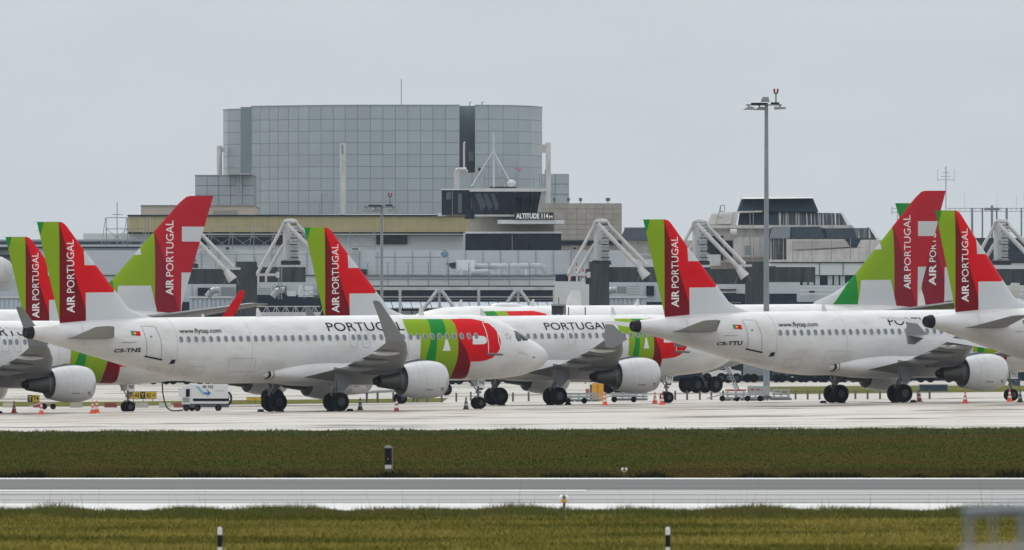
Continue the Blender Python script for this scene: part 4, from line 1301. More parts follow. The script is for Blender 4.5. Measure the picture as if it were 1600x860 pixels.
for px, w in ((888, 5), (907, 5), (950, 7), (866, 4)):
    f = RB.part('floodlight', DGREY, px - w / 2, px + w / 2, 309.5, 314.5, 1441, .4)
    RB.part('floodlight_bracket', DGREY, px - .6, px + .6, 314.6, 318.5, 1441.1, .2, parent=f)
# yellow corrugated band with its wall below
YB = Bld('yellow_banded_building', 'long building with a yellow corrugated fascia and dark strip windows', 'building', 520, 1425)
YB.base('wall', PALE2, 130, 733, 365, 1426, 14)
YB.part('fascia', YELLOW, 200, 733.5, 338, 363, 1424, 15)
for i in range(106):
    x = 203 + i * 5.0
    YB.part('corrugation', YELLOW, x, x + 2.6, 338.3, 362.8, 1423.9, .1)
YB.part('roof_edge', SLATE, 199, 734, 335.8, 338.2, 1423.7, 15)
YB.part('fascia_shadow_gap', SLATE, 200, 733, 363, 365.5, 1424.6, 1)
YB.part('gutter', PALE2, 300, 728, 365.5, 367, 1424.2, 1)
YB.part('window_band', NAVY, 300, 444, 366.5, 383, 1425.6, .4)
YB.part('window_band', NAVY, 588, 636.5, 365.6, 382, 1425.6, .4)
YB.part('window_band', NAVY, 636.5, 724, 364.5, 368.5, 1425.6, .4)
YB.part('column', PALE2, 724, 731, 364, 398, 1423.6, 1)
YB.part('downpipe', SLATE, 727, 728.2, 366, 398, 1423.4, .1)
YB.part('roof_hatch', PALE2, 684, 697, 333, 338, 1423.4, 2)

# ---------------------------------------------------------------- old control tower
TWR = Bld('control_tower', 'old control tower with slanted dark cab windows and the ALTITUDE sign', 'tower', 800, 1400)
d = 1400
TWR.base('wall', BEIGE, 733, 866, 336, d, 12)
TWR.part('stone_course', STONE, 771, 866, 338, 347, d - .3, .5)
# cab: inverted trapezoid, four glazed sides
def cab(px0t, px1t, px0b, px1b, yt, yb, d0, dep, infl):
    b = MB(); zt, zb = P(0, yt, d0).z, P(0, yb, d0).z
    a, c, e, f = P(px0t, 0, d0).x, P(px1t, 0, d0).x, P(px0b, 0, d0).x, P(px1b, 0, d0).x
    yy = P(0, 0, d0).y
    b.add([(e, yy, zb), (f, yy, zb), (f, yy + dep, zb), (e, yy + dep, zb), (a, yy - infl, zt), (c, yy - infl, zt), (c, yy + dep + infl, zt), (a, yy + dep + infl, zt)],
          [(0, 3, 2, 1), (4, 5, 6, 7), (0, 1, 5, 4), (1, 2, 6, 5), (2, 3, 7, 6), (3, 0, 4, 7)])
    return b
cabo = cab(735, 848, 741, 841, 299, 337, d - 2, 9, .9).build('cab_glazing', NAVY, TWR.o)
def mullion(p, q, m, w=.07):
    MB().tube(p, q, w, w, 4).build('mullion', m, TWR.o)
for k in range(9):
    f = k / 8
    xt, xb = 736 + f * 111, 742 + f * 98
    mullion(P(xt, 300, d - 2.95), P(xb, 336, d - 2.05), WHITEM if k == 8 else SLATE, .13 if k == 8 else .07)
# pale reflections on the cab glass, painted as slanted quads
for x0, x1, x2, x3 in ((742, 751, 752, 760), (754, 761, 764, 770), (766, 772, 775, 780)):
    b = MB().add([P(x0, 303, d - 2.96), P(x1, 301.5, d - 3.0), P(x3, 322, d - 2.55), P(x2, 330, d - 2.4)], [(0, 1, 2, 3)])
    b.build('blind', mat('dim_reflection', (.05, .075, .09, 1), .5), cabo, recalc=False)
TWR.part('roof_slab', WHITEM, 733.5, 854, 294.5, 299.5, d - 4.5, 14)
TWR.part('roof_plant', SLATE, 766, 806, 291.8, 294.4, d - 1, 3)
TWR.part('stair_glazing', NAVY, 690, 736, 297, 336, d + .6, 8)
for x in (690.5, 696, 702, 706.5, 714, 722.5, 729):
    TWR.part('mullion', SLATE if x not in (706.5,) else STEELG, x, x + .9, 297, 336, d + .5, .1)
TWR.part('stair_blind', BLIND if False else mat('dim_reflection2', (.09, .12, .13, 1), .6), 716, 721.5, 303, 333, d + .52, .05)
TWR.part('stair_blind', mat('dim_reflection2', (.09, .12, .13, 1), .6), 697.5, 705, 300, 312, d + .52, .05)
TWR.part('stair_roof', PALE2, 689, 736, 295.2, 297.2, d + .2, 9)
TWR.part('stair_foot', SLATE, 727, 741, 326, 342, d - .2, 4)
TWR.part('parapet', CONCW, 742, 812, 335.5, 338.5, d - 2.2, 3)
TWR.part('balcony_slab', WHITEM, 777.5, 881.5, 343.8, 350, d - 5, 6)
TWR.part('balcony_wall', STONE, 865, 880, 333, 343, d - 4.2, 4)
sg = TWR.part('sign_board', mat('sign_black', (.012, .013, .016, 1), .4), 803.5, 865, 332.2, 343.2, d - 5.2, .3)
tv, tf_ = text_mesh('ALTITUDE 114', 7.3 * d / F, 50 * d / F, .03)
p0 = P(806.5, 341.4, d - 5.4)
lay(lambda a, b: Vector((p0.x + a, p0.y + .14, p0.z + b)) - ORG[TWR.o.name], (tv, tf_), 'lettering', TXTW, sg)
tv, tf_ = text_mesh('M', 4.3 * d / F, 5.2 * d / F, .03)
p1_ = P(858, 341.4, d - 5.4)
lay(lambda a, b: Vector((p1_.x + a, p1_.y + .14, p1_.z + b)) - ORG[TWR.o.name], (tv, tf_), 'lettering', TXTW, sg)
TWR.part('lower_roof_slab', WHITEM, 727, 878.5, 362.2, 365, d - 3.6, 6)
wb = TWR.part('window_band', NAVY, 728, 877, 365, 391.5, d - 2.6, 4)
for i in range(1, 9):
    TWR.part('mullion', SLATE, 728 + i * 16.5, 728.7 + i * 16.5, 365.2, 391.3, d - 2.72, .1, parent=wb)
for px, s_ in ((800.5, 1),):
    TWR.tube('downpipe', STEELG, [(800.3, 350, d - 2.9), (800.3, 391, d - 2.9)], .05, n=5)
# aerials on the tower roof
TWR.tube('lattice_mast', WHITEM, [(771.5, 293, d - 1), (771.5, 206, d - 1)], .10, n=6)
for y in (223, 240, 252, 262, 274, 286):
    TWR.part('mast_collar', WHITEM, 769.8, 773.2, y, y + 1.4, d - 1.1, .2)
for a, c in (((771, 236, d - 1), (736, 292, d - 3)), ((772, 238, d - 1), (801, 291, d - 3)), ((772, 236, d - 1), (789, 291, d + 3))):
    TWR.tube('mast_stay', WHITEM, [a, c], .07, n=5)
TWR.part('antenna_lamp', SLATE, 747, 751, 262.5, 267.5, d - 2, .4)
for px, y in ((810, 262), (806.5, 272), (834, 278), (843, 272), (852, 265)):
    TWR.tube('aerial', STEELG, [(px, 294, d - 2), (px, y, d - 2)], .06, n=5)
b = MB().path([P(805, 262, d - 2), P(810, 268, d - 2), P(815, 262, d - 2)], .035, 5); b.path([P(804, 265, d - 2), P(810, 262, d - 2), P(814, 267, d - 2)], .03, 5)
b.build('red_aerial', REDST, TWR.o)
MB().lathe([(0, .01), (.1, .45), (.5, .55), (.8, .3), (.9, .01)], P(799.5, 293, d - 2), 'z', 14).build('radome', WHITEM, TWR.o, sm=True)

# ---------------------------------------------------------------- long pale terminal with the terrace
TM = Bld('terminal_building', 'long pale blue-grey terminal wall behind the airliners with a fenced terrace', 'building', 600, 1385)
TM.base('wall', PALE, 120, 978, 391.5, 1388, 14)
TM.base('wall', PALE, -260, 220, 388, 1392, 14)
TM.part('roof_edge', SLATE, -260, 222, 385.6, 388, 1391.6, 14)
TM.part('roof_light_edge', PALE2, -260, 222, 382.6, 385.4, 1393, 14)
TM.part('upper_storey', M_('far_glazing', (.13, .17, .19, 1), .4, var=.2, scale=.3), -260, 220, 377, 383, 1399, 10)
TM.part('upper_roof', STEELG, -260, 221, 374.5, 377.5, 1398, 12)
TM.part('wall_seam', SLATE, 140, 978, 430, 431.2, 1387.8, .2)
TM.part('dark_opening', NAVYW, 868, 905, 429, 446, 1387.4, .5)
TM.part('dark_opening', NAVYW, 560, 574, 421, 431, 1387.4, .5)
# terrace parapet with fence posts
TR = Bld('roof_terrace', 'pale parapet with slender fence posts above the white truss', 'terrace', 720, 1330)
TR.part('parapet', PALE2, 560, 868, 432, 447, 1330, 40)
TR.part('parapet_cap', STEELG, 560, 868.5, 430.5, 432, 1329.8, 1)
TR.part('parapet_seam', STEELG, 560, 868, 436, 436.7, 1329.9, .1)
for i in range(9):
    px = 574.5 + i * 31.6
    b = MB().path([P(px, 447, 1329.4), P(px, 413, 1329.4)], .05, 5); b.path([P(px - 3.5, 409.5, 1329.4), P(px, 413.5, 1329.4), P(px + 3.5, 409.5, 1329.4)], .035, 4)
    b.build('fence_post', STEELG, TR.o)
for y in (418, 424, 429):
    TR.tube('fence_wire', STEELG, [(560, y, 1329.4), (868, y, 1329.4)], .012, n=4)
# white truss gallery
TG = Bld('truss_gallery', 'white steel truss gallery in front of dark glazing and skylight panes', 'gallery', 720, 1310)
TG.part('top_beam', WHITEM, 560, 868, 448.5, 453.5, 1308, 1.2)
TG.part('soffit', SLATE, 560, 868, 446.5, 448.5, 1308.4, 1.5)
TG.base('glazing', NAVY, 560, 866, 453.5, 1318, 6)
TG.part('rail', WHITEM, 560, 868, 463, 465.3, 1309, .4)
TG.part('rail', STEELG, 560, 868, 467.5, 469, 1309.5, .4)
z1_, z0_ = P(0, 472, 1316).z, P(0, 481, 1311).z
for i in range(20):
    xa, xb = 566 + i * 15.2, 566 + i * 15.2 + 14.0
    MB().add([(P(xa, 0, 1316).x - .0, P(0, 0, 1316).y, z1_), (P(xb, 0, 1316).x, P(0, 0, 1316).y, z1_), (P(xb + 3, 0, 1311).x, P(0, 0, 1311).y, z0_), (P(xa + 3, 0, 1311).x, P(0, 0, 1311).y, z0_),
              (P(xa, 0, 1316).x - .0, P(0, 0, 1316).y, z1_ - .12), (P(xb, 0, 1316).x, P(0, 0, 1316).y, z1_ - .12), (P(xb + 3, 0, 1311).x, P(0, 0, 1311).y, z0_ - .12), (P(xa + 3, 0, 1311).x, P(0, 0, 1311).y, z0_ - .12)],
             [(0, 1, 2, 3), (7, 6, 5, 4), (0, 3, 7, 4), (1, 5, 6, 2), (3, 2, 6, 7), (0, 4, 5, 1)]).build('skylight_pane', SKYL, TG.o)
TG.part('lower_wall', PALE2, 560, 866, 486, 500, 1312, 2)
for i in range(16):
    TG.part('wall_mullion', SLATE, 563 + i * 20, 564.2 + i * 20, 486, 500, 1311.8, .1)
for px in (625, 748, 871 - 5):
    TG.part('post', WHITEM, px - 2.2, px + 2.2, 453.5, 500, 1307.6, .4)
for px in (686.5, 809.5):
    TG.part('post', WHITEM, px - 2, px + 2, 452, 500, 1307.4, .4)
    for sg_ in (-1, 1):
        TG.tube('diagonal', WHITEM, [(px + sg_ * 3, 454, 1307.2), (px + sg_ * 36, 498, 1307.2)], .20, n=6, sm=False)
# roof ducts
DU = Bld('ventilation_plant', 'roof ventilation unit with a bent duct and a blue-capped flue', 'duct', 760, 1350)
DU.part('unit', PALE2, 713, 742, 406.5, 423, 1350, 3)
DU.part('unit', PALE2, 700, 713, 409, 422, 1350.4, 3)
MB().prism([(P(697, 412, 1350).x, P(697, 412, 1350).z), (P(712, 412, 1350).x, P(0, 410, 1350).z), (P(712, 0, 1350).x, P(0, 420, 1350).z), (P(706, 0, 1350).x, P(0, 420, 1350).z)], P(0, 0, 1349.6).y, P(0, 0, 1349.9).y).build('intake', SLATE, DU.o)
DU.tube('duct', DUCT, [(742, 417, 1351), (845, 416.5, 1351), (851, 420, 1351), (853, 430, 1351)], .33, n=10)
DU.tube('duct', DUCT, [(735, 426, 1349), (764, 425, 1349), (769, 429, 1349)], .28, n=10)
for x in (704, 720, 734, 780, 821): DU.part('leg', PALE2, x, x + 1.6, 421, 431, 1350, .2)
DU.tube('flue', DUCT, [(694.5, 431, 1349), (694.5, 402, 1349)], .17, n=8)
MB().lathe([(-.35, .2), (-.1, .42), (.25, .42), (.35, .25), (.45, .25)], P(694.5, 397.5, 1349), 'z', 14).build('flue_cap', mat('blue_cap', (.10, .17, .23, 1), .6), DU.o, sm=True)

# ---------------------------------------------------------------- lower pier: dark concrete gantries, ducts, corrugated wall
def gantry(px0, full_left=True, lab='', hide=False):
    """dark weathered concrete frame; px0 = centre of its tower column"""
    G = Bld('concrete_gantry', lab, 'gantry', px0, 1262, 'dark concrete frames carrying the boarding bridges')
    G.base('tower', CONC, px0 - 16, px0 + 15, 409, 1262, 6)
    G.part('beam', CONC, px0 + 15, px0 + 92, 417.5, 441, 1263.5, 3)
    G.part('beam', CONC, px0 - (95 if full_left else 22), px0 - 16, 420.5, 444, 1263.5, 3)
    return G
for px0, lab in ((385, 'dark concrete frame left of the centre, ladder at its right'), (937, 'dark concrete frame behind the tail of the middle airliner'),
                 (1182, 'dark concrete frame behind the tall light mast'), (1650, 'dark concrete frame at the right edge behind the rightmost tail')):
    gantry(px0, px0 in (385, 1182, 1650), lab)
def box_only(name, m, px0, px1, y0, y1, d, depth, label, cat):
    B_ = Bld(name, label, cat, (px0 + px1) / 2, d); B_.part('body', m, px0, px1, y0, y1, d, depth); return B_
PR = Bld('pier_building', 'low pier with corrugated wall panels and a base painted navy as shade behind the airliners', 'building', 600, 1285)
PR.base('base_wall', NAVYW, -260, 560, 472, 1290, 8)  # navy colour stands in for shade at the pier's ground level
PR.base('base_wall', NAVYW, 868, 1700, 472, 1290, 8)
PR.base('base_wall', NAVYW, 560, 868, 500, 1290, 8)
PR.part('upper_wall', PALE, -260, 566, 446, 472, 1291, 8)
PR.part('upper_wall', PALE, 868, 1250, 441, 472, 1291, 8)
PR.part('end_block', PALE2, 867, 923, 440, 480, 1284, 6)
for x0, x1 in ((296, 362), (918, 1010), (-20, 36)):
    PR.part('corrugated_wall', M_('pale_corrugated', (.40, .47, .52, 1), .6, rand=.05), x0, x1, 466, 486, 1286, 1)
    PR.part('wall_cap', PALE2, x0 - 1, x1 + 1, 463.5, 466, 1285.7, 1.5)
    k = int((x1 - x0) / 7)
    for i in range(k):
        PR.part('corrugation', M_('pale_corrugated', (.40, .47, .52, 1), .6), x0 + i * 7 + 1, x0 + i * 7 + 4.6, 466.2, 486, 1285.88, .12)
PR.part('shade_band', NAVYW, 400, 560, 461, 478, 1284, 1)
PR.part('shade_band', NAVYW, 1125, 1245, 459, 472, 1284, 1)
for i, (x0, x1, y0, y1) in enumerate(((404, 423, 450, 461), (466, 489, 446, 464), (449, 462, 455, 463), (345, 372, 449, 463))):
    PR.part('plant_box', (DUCT, PALE2, PALE2, STEELG)[i], x0, x1, y0, y1, 1280, 2)
for x0 in (330, 432, 950):
    b = MB().path([P(x0 - 6, 464, 1279), P(x0, 456, 1279), P(x0 + 6, 453.5, 1279), P(x0 + 13, 453.5, 1279)], .34, 10); b.build('duct', DUCT, PR.o, sm=True)
PR.part('plant_box', STEELG, 964, 979, 448, 459, 1280, 2)
for j in range(4): PR.part('louvre', DUCT, 980, 1000, 447 + j * 4, 449 + j * 4, 1280, 1)
# service deck seen right of the centre tail
PR.part('white_shed', WHITEM, 1106, 1158, 449, 474, 1285, 3); PR.part('shed_slot', NAVYW, 1112, 1150, 452, 453.6, 1284.8, .3); PR.part('shed_slot', NAVYW, 1112, 1150, 458, 459.6, 1284.8, .3)
# scaffold railing truss below
ST = Bld('walkway_truss', 'white lattice walkway truss just above the nearest white fuselage', 'walkway', 440, 1275)
ST.part('top_chord', WHITEM, 386, 500, 478.2, 480, 1275, .25); ST.part('bottom_chord', WHITEM, 386, 500, 492, 494, 1275, .25)
for i in range(8):
    x = 387 + i * 15
    ST.tube('brace', WHITEM, [(x, 479, 1275.1), (x + 7, 493, 1275.1), (x + 14, 479, 1275.1)], .05, n=4)
    ST.part('upright', WHITEM, x - .5, x + .5, 479, 493, 1275.1, .15)
ST.part('deck', PALE2, 386, 500, 488, 500, 1277, 2)

# ---------------------------------------------------------------- cable-stayed boarding bridge masts
GBR = 'white cable-stayed boarding bridge masts'
def bridge_mast(dx, label, proto=None):
    """drawn once round photo column 940, then copied"""
    D = 1240
    B_ = Bld('boarding_bridge_mast', label, 'mast', 940, D, GBR)
    B_.tube('cap', WHITEM, [(930, 346.5, D), (949, 346.5, D)], .20, n=10)
    B_.tube('cap_arch', WHITEM, [(927, 356, D), (929, 348, D), (934, 344.5, D), (944, 344, D), (949.5, 347, D), (952, 354, D)], .14, n=8)
    B_.part('mast', WHITEM, 928, 934, 350, 408, D, .5); B_.part('mast', WHITEM, 942, 951, 352, 408, D + 1.4, .4)
    for k in range(11):
        B_.part('ladder_rung', STEELG if k % 2 else SLATE, 941.5 if k % 2 else 939.5, 952.5 if k % 3 else 950, 351 + k * 5.1, 352.6 + k * 5.1, D - .3, .5)
    for k in range(5):
        B_.tube('lattice_bar', WHITEM, [(935, 352 + k * 11, D - .2), (941, 363 + k * 11, D - .2)], .04, n=4)
    B_.part('service_cabinet', STEELG, 935, 939, 376, 383, D - .4, .5); B_.part('walk_platform', STEELG, 926, 953, 406, 407.4, D - .8, 2.4)
    B_.part('cable_box', PALE2, 934, 942, 356, 405, D + 1.2, .5)
    B_.tube('stay', WHITEM, [(928, 354, D), (888, 428, D)], .17)
    B_.tube('stay', WHITEM, [(929, 382, D + 1), (902, 428, D + 1)], .18)
    B_.tube('stay', WHITEM, [(934, 350, D - .6), (1002, 421, D - .6)], .22)
    B_.tube('stay', WHITEM, [(950, 352, D + 1.5), (1010, 413, D + 1.5)], .20)
    B_.part('tie_bar', WHITEM, 886, 918, 427.5, 431.5, D, .5); B_.part('tie_bar_end', WHITEM, 917, 922.5, 425, 434, D - .2, .9)
    B_.part('strut', WHITEM, 888, 891, 430, 441, D, .3); B_.part('strut', WHITEM, 900, 903, 430, 441, D, .3)
    a, c = P(999, 419, D - .6), P(1010, 433, D - .6)
    MB().tube(a, c, .30, .52, 10).build('stay_anchor', WHITEM, B_.o, sm=True)
    B_.tube('anchor_wire', STEELG, [(1007, 415, D), (1020, 440, D)], .03, n=4); B_.tube('anchor_wire', STEELG, [(1000, 430, D), (994, 444, D)], .03, n=4)
    B_.part('deck_edge', WHITEM, 1001, 1021, 413.5, 417, D + 1, 1)
    B_.part('foot_block', CONC, 925, 955, 408, 414, D - .4, 3)
    return B_
bm0 = bridge_mast(0, 'white cable-stayed mast just left of the middle airliner tail')
def all_kids(o):
    r = []
    for c in SC.objects:
        if c.parent == o: r.append(c)
    return r
for dx, lab in ((-486, 'white cable-stayed mast left of the tail of the hidden middle airliner'), (154, 'white cable-stayed mast between the middle tail and the light mast'),
                (625, 'white cable-stayed mast at the right edge behind the rightmost tail'), (-646, 'white stays of a mast hidden behind the left wide-body tail')):
    r = bm0.o.copy(); COL.objects.link(r); r['label'] = lab
    r.location.x += dx * 1240 / F
    if dx == -646: r.location.z -= .3
    for c in all_kids(bm0.o):
        k = c.copy(); COL.objects.link(k); k.parent = r
red = Bld('striped_mast', 'red and white striped posts behind the white mast left of the middle tail', 'mast', 905, 1300)
for x, y in ((892, 412), (901, 411), (911, 420)):
    for k in range(5):
        red.part('band', REDST if k % 2 == 0 else WHITEM, x - 1, x + 1, y + k * 5, y + 5 + k * 5, 1300, .15)
ld = Bld('access_ladder', 'steel access ladder on the dark concrete frame left of centre', 'ladder', 438, 1255)
ld.tube('rail', STEELG, [(435.5, 417, 1255), (435.5, 468, 1255)], .05, n=5); ld.tube('rail', STEELG, [(440, 417, 1255), (440, 468, 1255)], .05, n=5)
for k in range(14): ld.tube('rung', STEELG, [(435.5, 420 + k * 3.5, 1255), (440, 420 + k * 3.5, 1255)], .03, n=4)

# ---------------------------------------------------------------- stepped concrete building on the right
RG = Bld('stepped_concrete_building', 'stepped weathered concrete building with slate trapezoid roofs, right of the light mast', 'building', 1240, 1500)
D = 1500
def trap(name, m, p4, d, dep, lean=1.5):
    """p4: top-left, top-right, bottom-right, bottom-left in the photo; the face leans back"""
    a, b_, c, e = p4
    v = [P(a[0], a[1], d + lean), P(b_[0], b_[1], d + lean), P(c[0], c[1], d), P(e[0], e[1], d)]
    w = [q + Vector((0, dep, 0)) for q in v]
    return MB().add(v + w, [(0, 1, 2, 3), (7, 6, 5, 4), (0, 4, 5, 1), (1, 5, 6, 2), (2, 6, 7, 3), (3, 7, 4, 0)]).build(name, m, RG.o)
RG.base('core', CONCW, 1105, 1378, 385, D + 8, 30)
trap('roof', SLATE, [(1161, 310.5), (1270, 309.5), (1279, 331), (1154, 330)], D + 6, 14)
trap('roof_edge', WHITEM, [(1160, 308.6), (1270, 308), (1270, 310), (1160, 311)], D + 5.8, 14, 1.5)
trap('roof_light', CONCW, [(1154, 330), (1191, 329.5), (1191, 331.5), (1154, 333)], D + 3.5, 4, 0)
trap('slope', CONCW, [(1113, 333), (1154, 331), (1150, 351.5), (1104, 353)], D + 6, 12)
trap('slope_panel', M_('aged_panel', (.40, .39, .37, 1), .85, var=.3, scale=.5), [(1112, 336), (1146, 334), (1142, 350), (1106, 351.5)], D + 5.7, .4)
trap('slope', SLATE, [(1158, 331), (1215, 331), (1215, 352), (1155, 352)], D + 5, 10)
trap('streaked_slope', STREAK, [(1212, 331), (1313, 333.5), (1324, 352), (1212, 352)], D + 5, 10)
trap('slope_edge', CONCW, [(1313, 332.5), (1318, 333.5), (1330, 352.5), (1324, 352.5)], D + 4.8, 10)
trap('ledge', CONCW, [(1104, 352), (1330, 352), (1336, 357), (1100, 357)], D + 3, 14, 0)
trap('wall', CONCW, [(1100, 357), (1357, 357), (1371, 376), (1100, 376)], D + 4, 14, 0)
trap('wall', CONCW, [(1100, 376), (1378, 376), (1384, 410), (1100, 410)], D + 4, 14, 0)
trap('roof', SLATE, [(1207, 355), (1281, 354.5), (1290, 373), (1201, 373)], D - 3, 10)
trap('roof_ridge', M_('slate_light', (.075, .095, .11, 1), .6), [(1207, 355.4), (1235, 354.8), (1234, 372.8), (1202, 372.8)], D - 3.3, .4)
trap('roof', SLATE, [(1289, 357), (1357, 356.5), (1366, 373), (1293, 373)], D - 2, 10)
trap('streaked_slope', STREAK, [(1334, 357), (1357, 356.8), (1365, 372.8), (1338, 372.8)], D - 2.3, .4)
trap('slope_edge', CONCW, [(1357, 355), (1361, 355), (1375, 373), (1369, 373)], D - 2, 10)
trap('streaked_wall', STAIN, [(1201, 373), (1230, 373), (1230, 409), (1201, 409)], D - 3, 8, 0)
trap('parapet_face', CONCW, [(1230, 374), (1320, 374), (1330, 386), (1230, 394)], D - 6, 8, 0)
trap('parapet_face', CONCW, [(1230, 393.5), (1378, 385), (1378, 406), (1230, 406)], D - 6.2, 8, 0)
trap('parapet_face', CONCW, [(1345, 375), (1378, 375), (1378, 386.5), (1339, 386.5)], D - 6.1, 8, 0)
trap('gap_roof', SLATE, [(1320, 374), (1345, 374), (1338, 386), (1329, 386)], D - 6.3, 8, .2)
trap('parapet_recess', M_('aged_panel', (.40, .39, .37, 1), .85), [(1241, 377), (1322, 377), (1328, 386), (1241, 390)], D - 6.4, .2, 0)
trap('ledge', CONCW, [(1200, 406), (1378, 406), (1378, 410), (1200, 410)], D - 7, 8, 0)
trap('dark_bay', NAVYW, [(1101, 369), (1130, 369), (1130, 408), (1101, 392)], D + 3.7, 1, 0)
trap('dark_bay', NAVYW, [(1132, 376), (1144, 376), (1144, 404), (1132, 404)], D + 3.7, 1, 0)
trap('bay_panel', CONCW, [(1146, 371), (1195, 371), (1195, 402), (1146, 402)], D + 2.2, 2, 0)
MB().lathe([(0, .45), (.8, .45), (.85, .2)], P(1141, 364, D + 2), 'x', 16).build('round_duct', CONCW, RG.o, sm=True)
RG.part('tank', STEELG, 1164, 1174, 384, 399, D, 1)
for px in (1172, 1177):
    RG.tube('downpipe', STEELG, [(px, 330, D - 1), (px, 408, D - 1)], .05, n=5)
# white skylight shed in front
RG.part('skylight_shed', WHITEM, 1102, 1126, 398, 415, D - 40, 4)
# ladder frame on the slope
LF = Bld('roof_ladder_frame', 'small steel ladder frame on the sloping concrete roof left of the slate roof', 'ladder', 1125, D + 4)
for a, c in (((1119, 352), (1126, 321)), ((1126, 321), (1132, 321)), ((1132, 321), (1132, 331)), ((1126, 321), (1126, 331)), ((1121, 340), (1129, 340)), ((1123, 331), (1132, 331))):
    LF.tube('bar', STEELG, [(a[0], a[1], D + 3.5), (c[0], c[1], D + 3.5)], .06, n=4)
# terminal front right of the mast: fascia, windows with blinds
RT = Bld('right_terminal_wing', 'terminal wing with pale fascia and a row of blind-covered windows behind the right tails', 'building', 1350, 1400)
RT.part('fascia', PALE2, 1204, 1700, 411, 430, 1399, 12)
RT.part('fascia_cap', SLATE, 1204, 1700, 409.5, 411.2, 1398.8, 12)
for px in (1280, 1317, 1392): RT.part('fascia_joint', SLATE, px, px + .8, 411, 430, 1398.9, .1)
RT.part('window_band', NAVY, 1212, 1700, 430, 446, 1400, 10)
for i in range(30):
    x = 1215 + i * 9.8
    if i in (3, 7, 11, 12, 16): continue
    RT.part('blind', BLIND, x, x + 7.2, 431, 445.5, 1399.8, .1)
RT.base('wall', PALE, 1204, 1700, 446, 1399, 10)
for y in (446.5, 452, 458.5): RT.part('rail', PALE2, 1200, 1700, y, y + 2.4, 1396, .4)
for x in (1226, 1265, 1340): RT.part('vent_slot', NAVYW, x, x + 8, 454, 457, 1398.6, .3)
RT.part('dark_store', M_('dark_brown', (.05, .045, .05, 1), .7), 1199, 1213, 416, 446, 1390, 3)
for i in range(6):
    px = 1209 + i * 30
    RT.tube('fence_post', STEELG, [(px, 409, 1392), (px, 372, 1392)], .045, n=5)
for y in (380, 396): RT.tube('fence_wire', STEELG, [(1200, y, 1392), (1700, y, 1392)], .012, n=4)
# distant slate roof behind the middle tail
DR = Bld('distant_roof', 'dark slate hipped roof with pale wall, partly behind the middle tail', 'building', 1000, 1520)
v = [P(977, 357, 1524), P(1050, 356, 1524), P(1060, 376, 1520), P(968, 376, 1520)]
MB().add(v + [q + Vector((0, 10, 0)) for q in v], [(0, 1, 2, 3), (7, 6, 5, 4), (0, 4, 5, 1), (1, 5, 6, 2), (2, 6, 7, 3), (3, 7, 4, 0)]).build('roof', SLATE, DR.o)
DR.part('eave', WHITEM, 976, 1052, 355.2, 357, 1524, 10)
DR.base('wall', CONCW, 940, 1105, 376, 1521, 10)
DR.part('ledge', WHITEM, 915, 1105, 396, 400, 1515, 4)
DR.part('ledge', WHITEM, 915, 1105, 403, 405, 1515, 4)
v = [P(995, 404, 1480), P(1022, 404, 1480), P(1022, 418, 1478), P(980, 418, 1478)]
MB().add(v + [q + Vector((0, 3, 0)) for q in v], [(0, 1, 2, 3), (7, 6, 5, 4), (0, 4, 5, 1), (1, 5, 6, 2), (2, 6, 7, 3), (3, 7, 4, 0)]).build('dormer', SLATE, DR.o)
# link wall seen between mast and stepped building
LK = Bld('link_building', 'pale low link building left of the stepped concrete building', 'building', 1060, 1440)
LK.base('wall', PALE2, 905, 1110, 405, 1440, 8)
LK.part('dark_door', NAVYW, 1000, 1110, 418, 440, 1439.8, .3)

# ---------------------------------------------------------------- scaffolds and aerial arrays
SF = Bld('roof_scaffold', 'bare steel scaffold frame on the roof left of the beige block, tall aerial behind', 'scaffold', 195, 1380)
def lat(B_, x0, x1, y0, y1, n, dd, r=.07, m=STEELG):
    for k in range(n + 1):
        x = x0 + (x1 - x0) * k / n
        B_.tube('upright', m, [(x, y1, dd), (x, y0, dd)], r, n=4)
        B_.tube('prop', m, [(x - 8, y1, dd - 1), (x - 1, y0, dd)], r * .8, n=4)
    for f in (0, .4, .8): B_.tube('rail', m, [(x0 - 3 * f, y0 + (y1 - y0) * f, dd), (x1, y0 + (y1 - y0) * f, dd)], r * .8, n=4)
    for k in range(n):
        xa, xb = x0 + (x1 - x0) * k / n, x0 + (x1 - x0) * (k + 1) / n
        B_.tube('brace', m, [(xa, y0 + (y1 - y0) * .4, dd), (xb, y1, dd)], r * .6, n=4)
        B_.tube('brace', m, [(xb, y0 + (y1 - y0) * .4, dd), (xa, y1, dd)], r * .6, n=4)
lat(SF, 166, 232, 340.5, 384, 2, 1380)
SF.tube('aerial', STEELG, [(183, 386, 1384), (183, 316, 1384)], .05, n=5); SF.tube('aerial_arm', STEELG, [(175, 335.5, 1384), (192, 335.5, 1384)], .05, n=4)
S2 = Bld('roof_scaffold', 'light steel scaffold bracing in front of the dark strip windows', 'scaffold', 420, 1405)
lat(S2, 330, 430, 355, 391, 3, 1405, .05)
S3 = Bld('roof_scaffold', 'faint steel bracing right of the middle-left tail under the yellow fascia', 'scaffold', 565, 1405)
lat(S3, 548, 586, 360, 392, 1, 1405, .05)
S4 = Bld('step_scaffold', 'small scaffold steps against the pale block beside the middle-left tail', 'scaffold', 480, 1270)
lat(S4, 475, 498, 446, 466, 1, 1270, .05)
AR = Bld('antenna_array', 'row of tall navigation aerials with white arms on the right horizon', 'antenna', 1560, 1650)
for k, px in enumerate((1519, 1535, 1550, 1557.5, 1573, 1596, 1612, 1640)):
    AR.tube('pole', STEELG, [(px, 400, 1650), (px, 321 if px == 1550 else 325, 1650)], .12 if k % 2 else .16, n=5)
for y in (326, 330.5): AR.tube('arm', STEELG, [(1480, y, 1650), (1660, y, 1650)], .05, n=4)
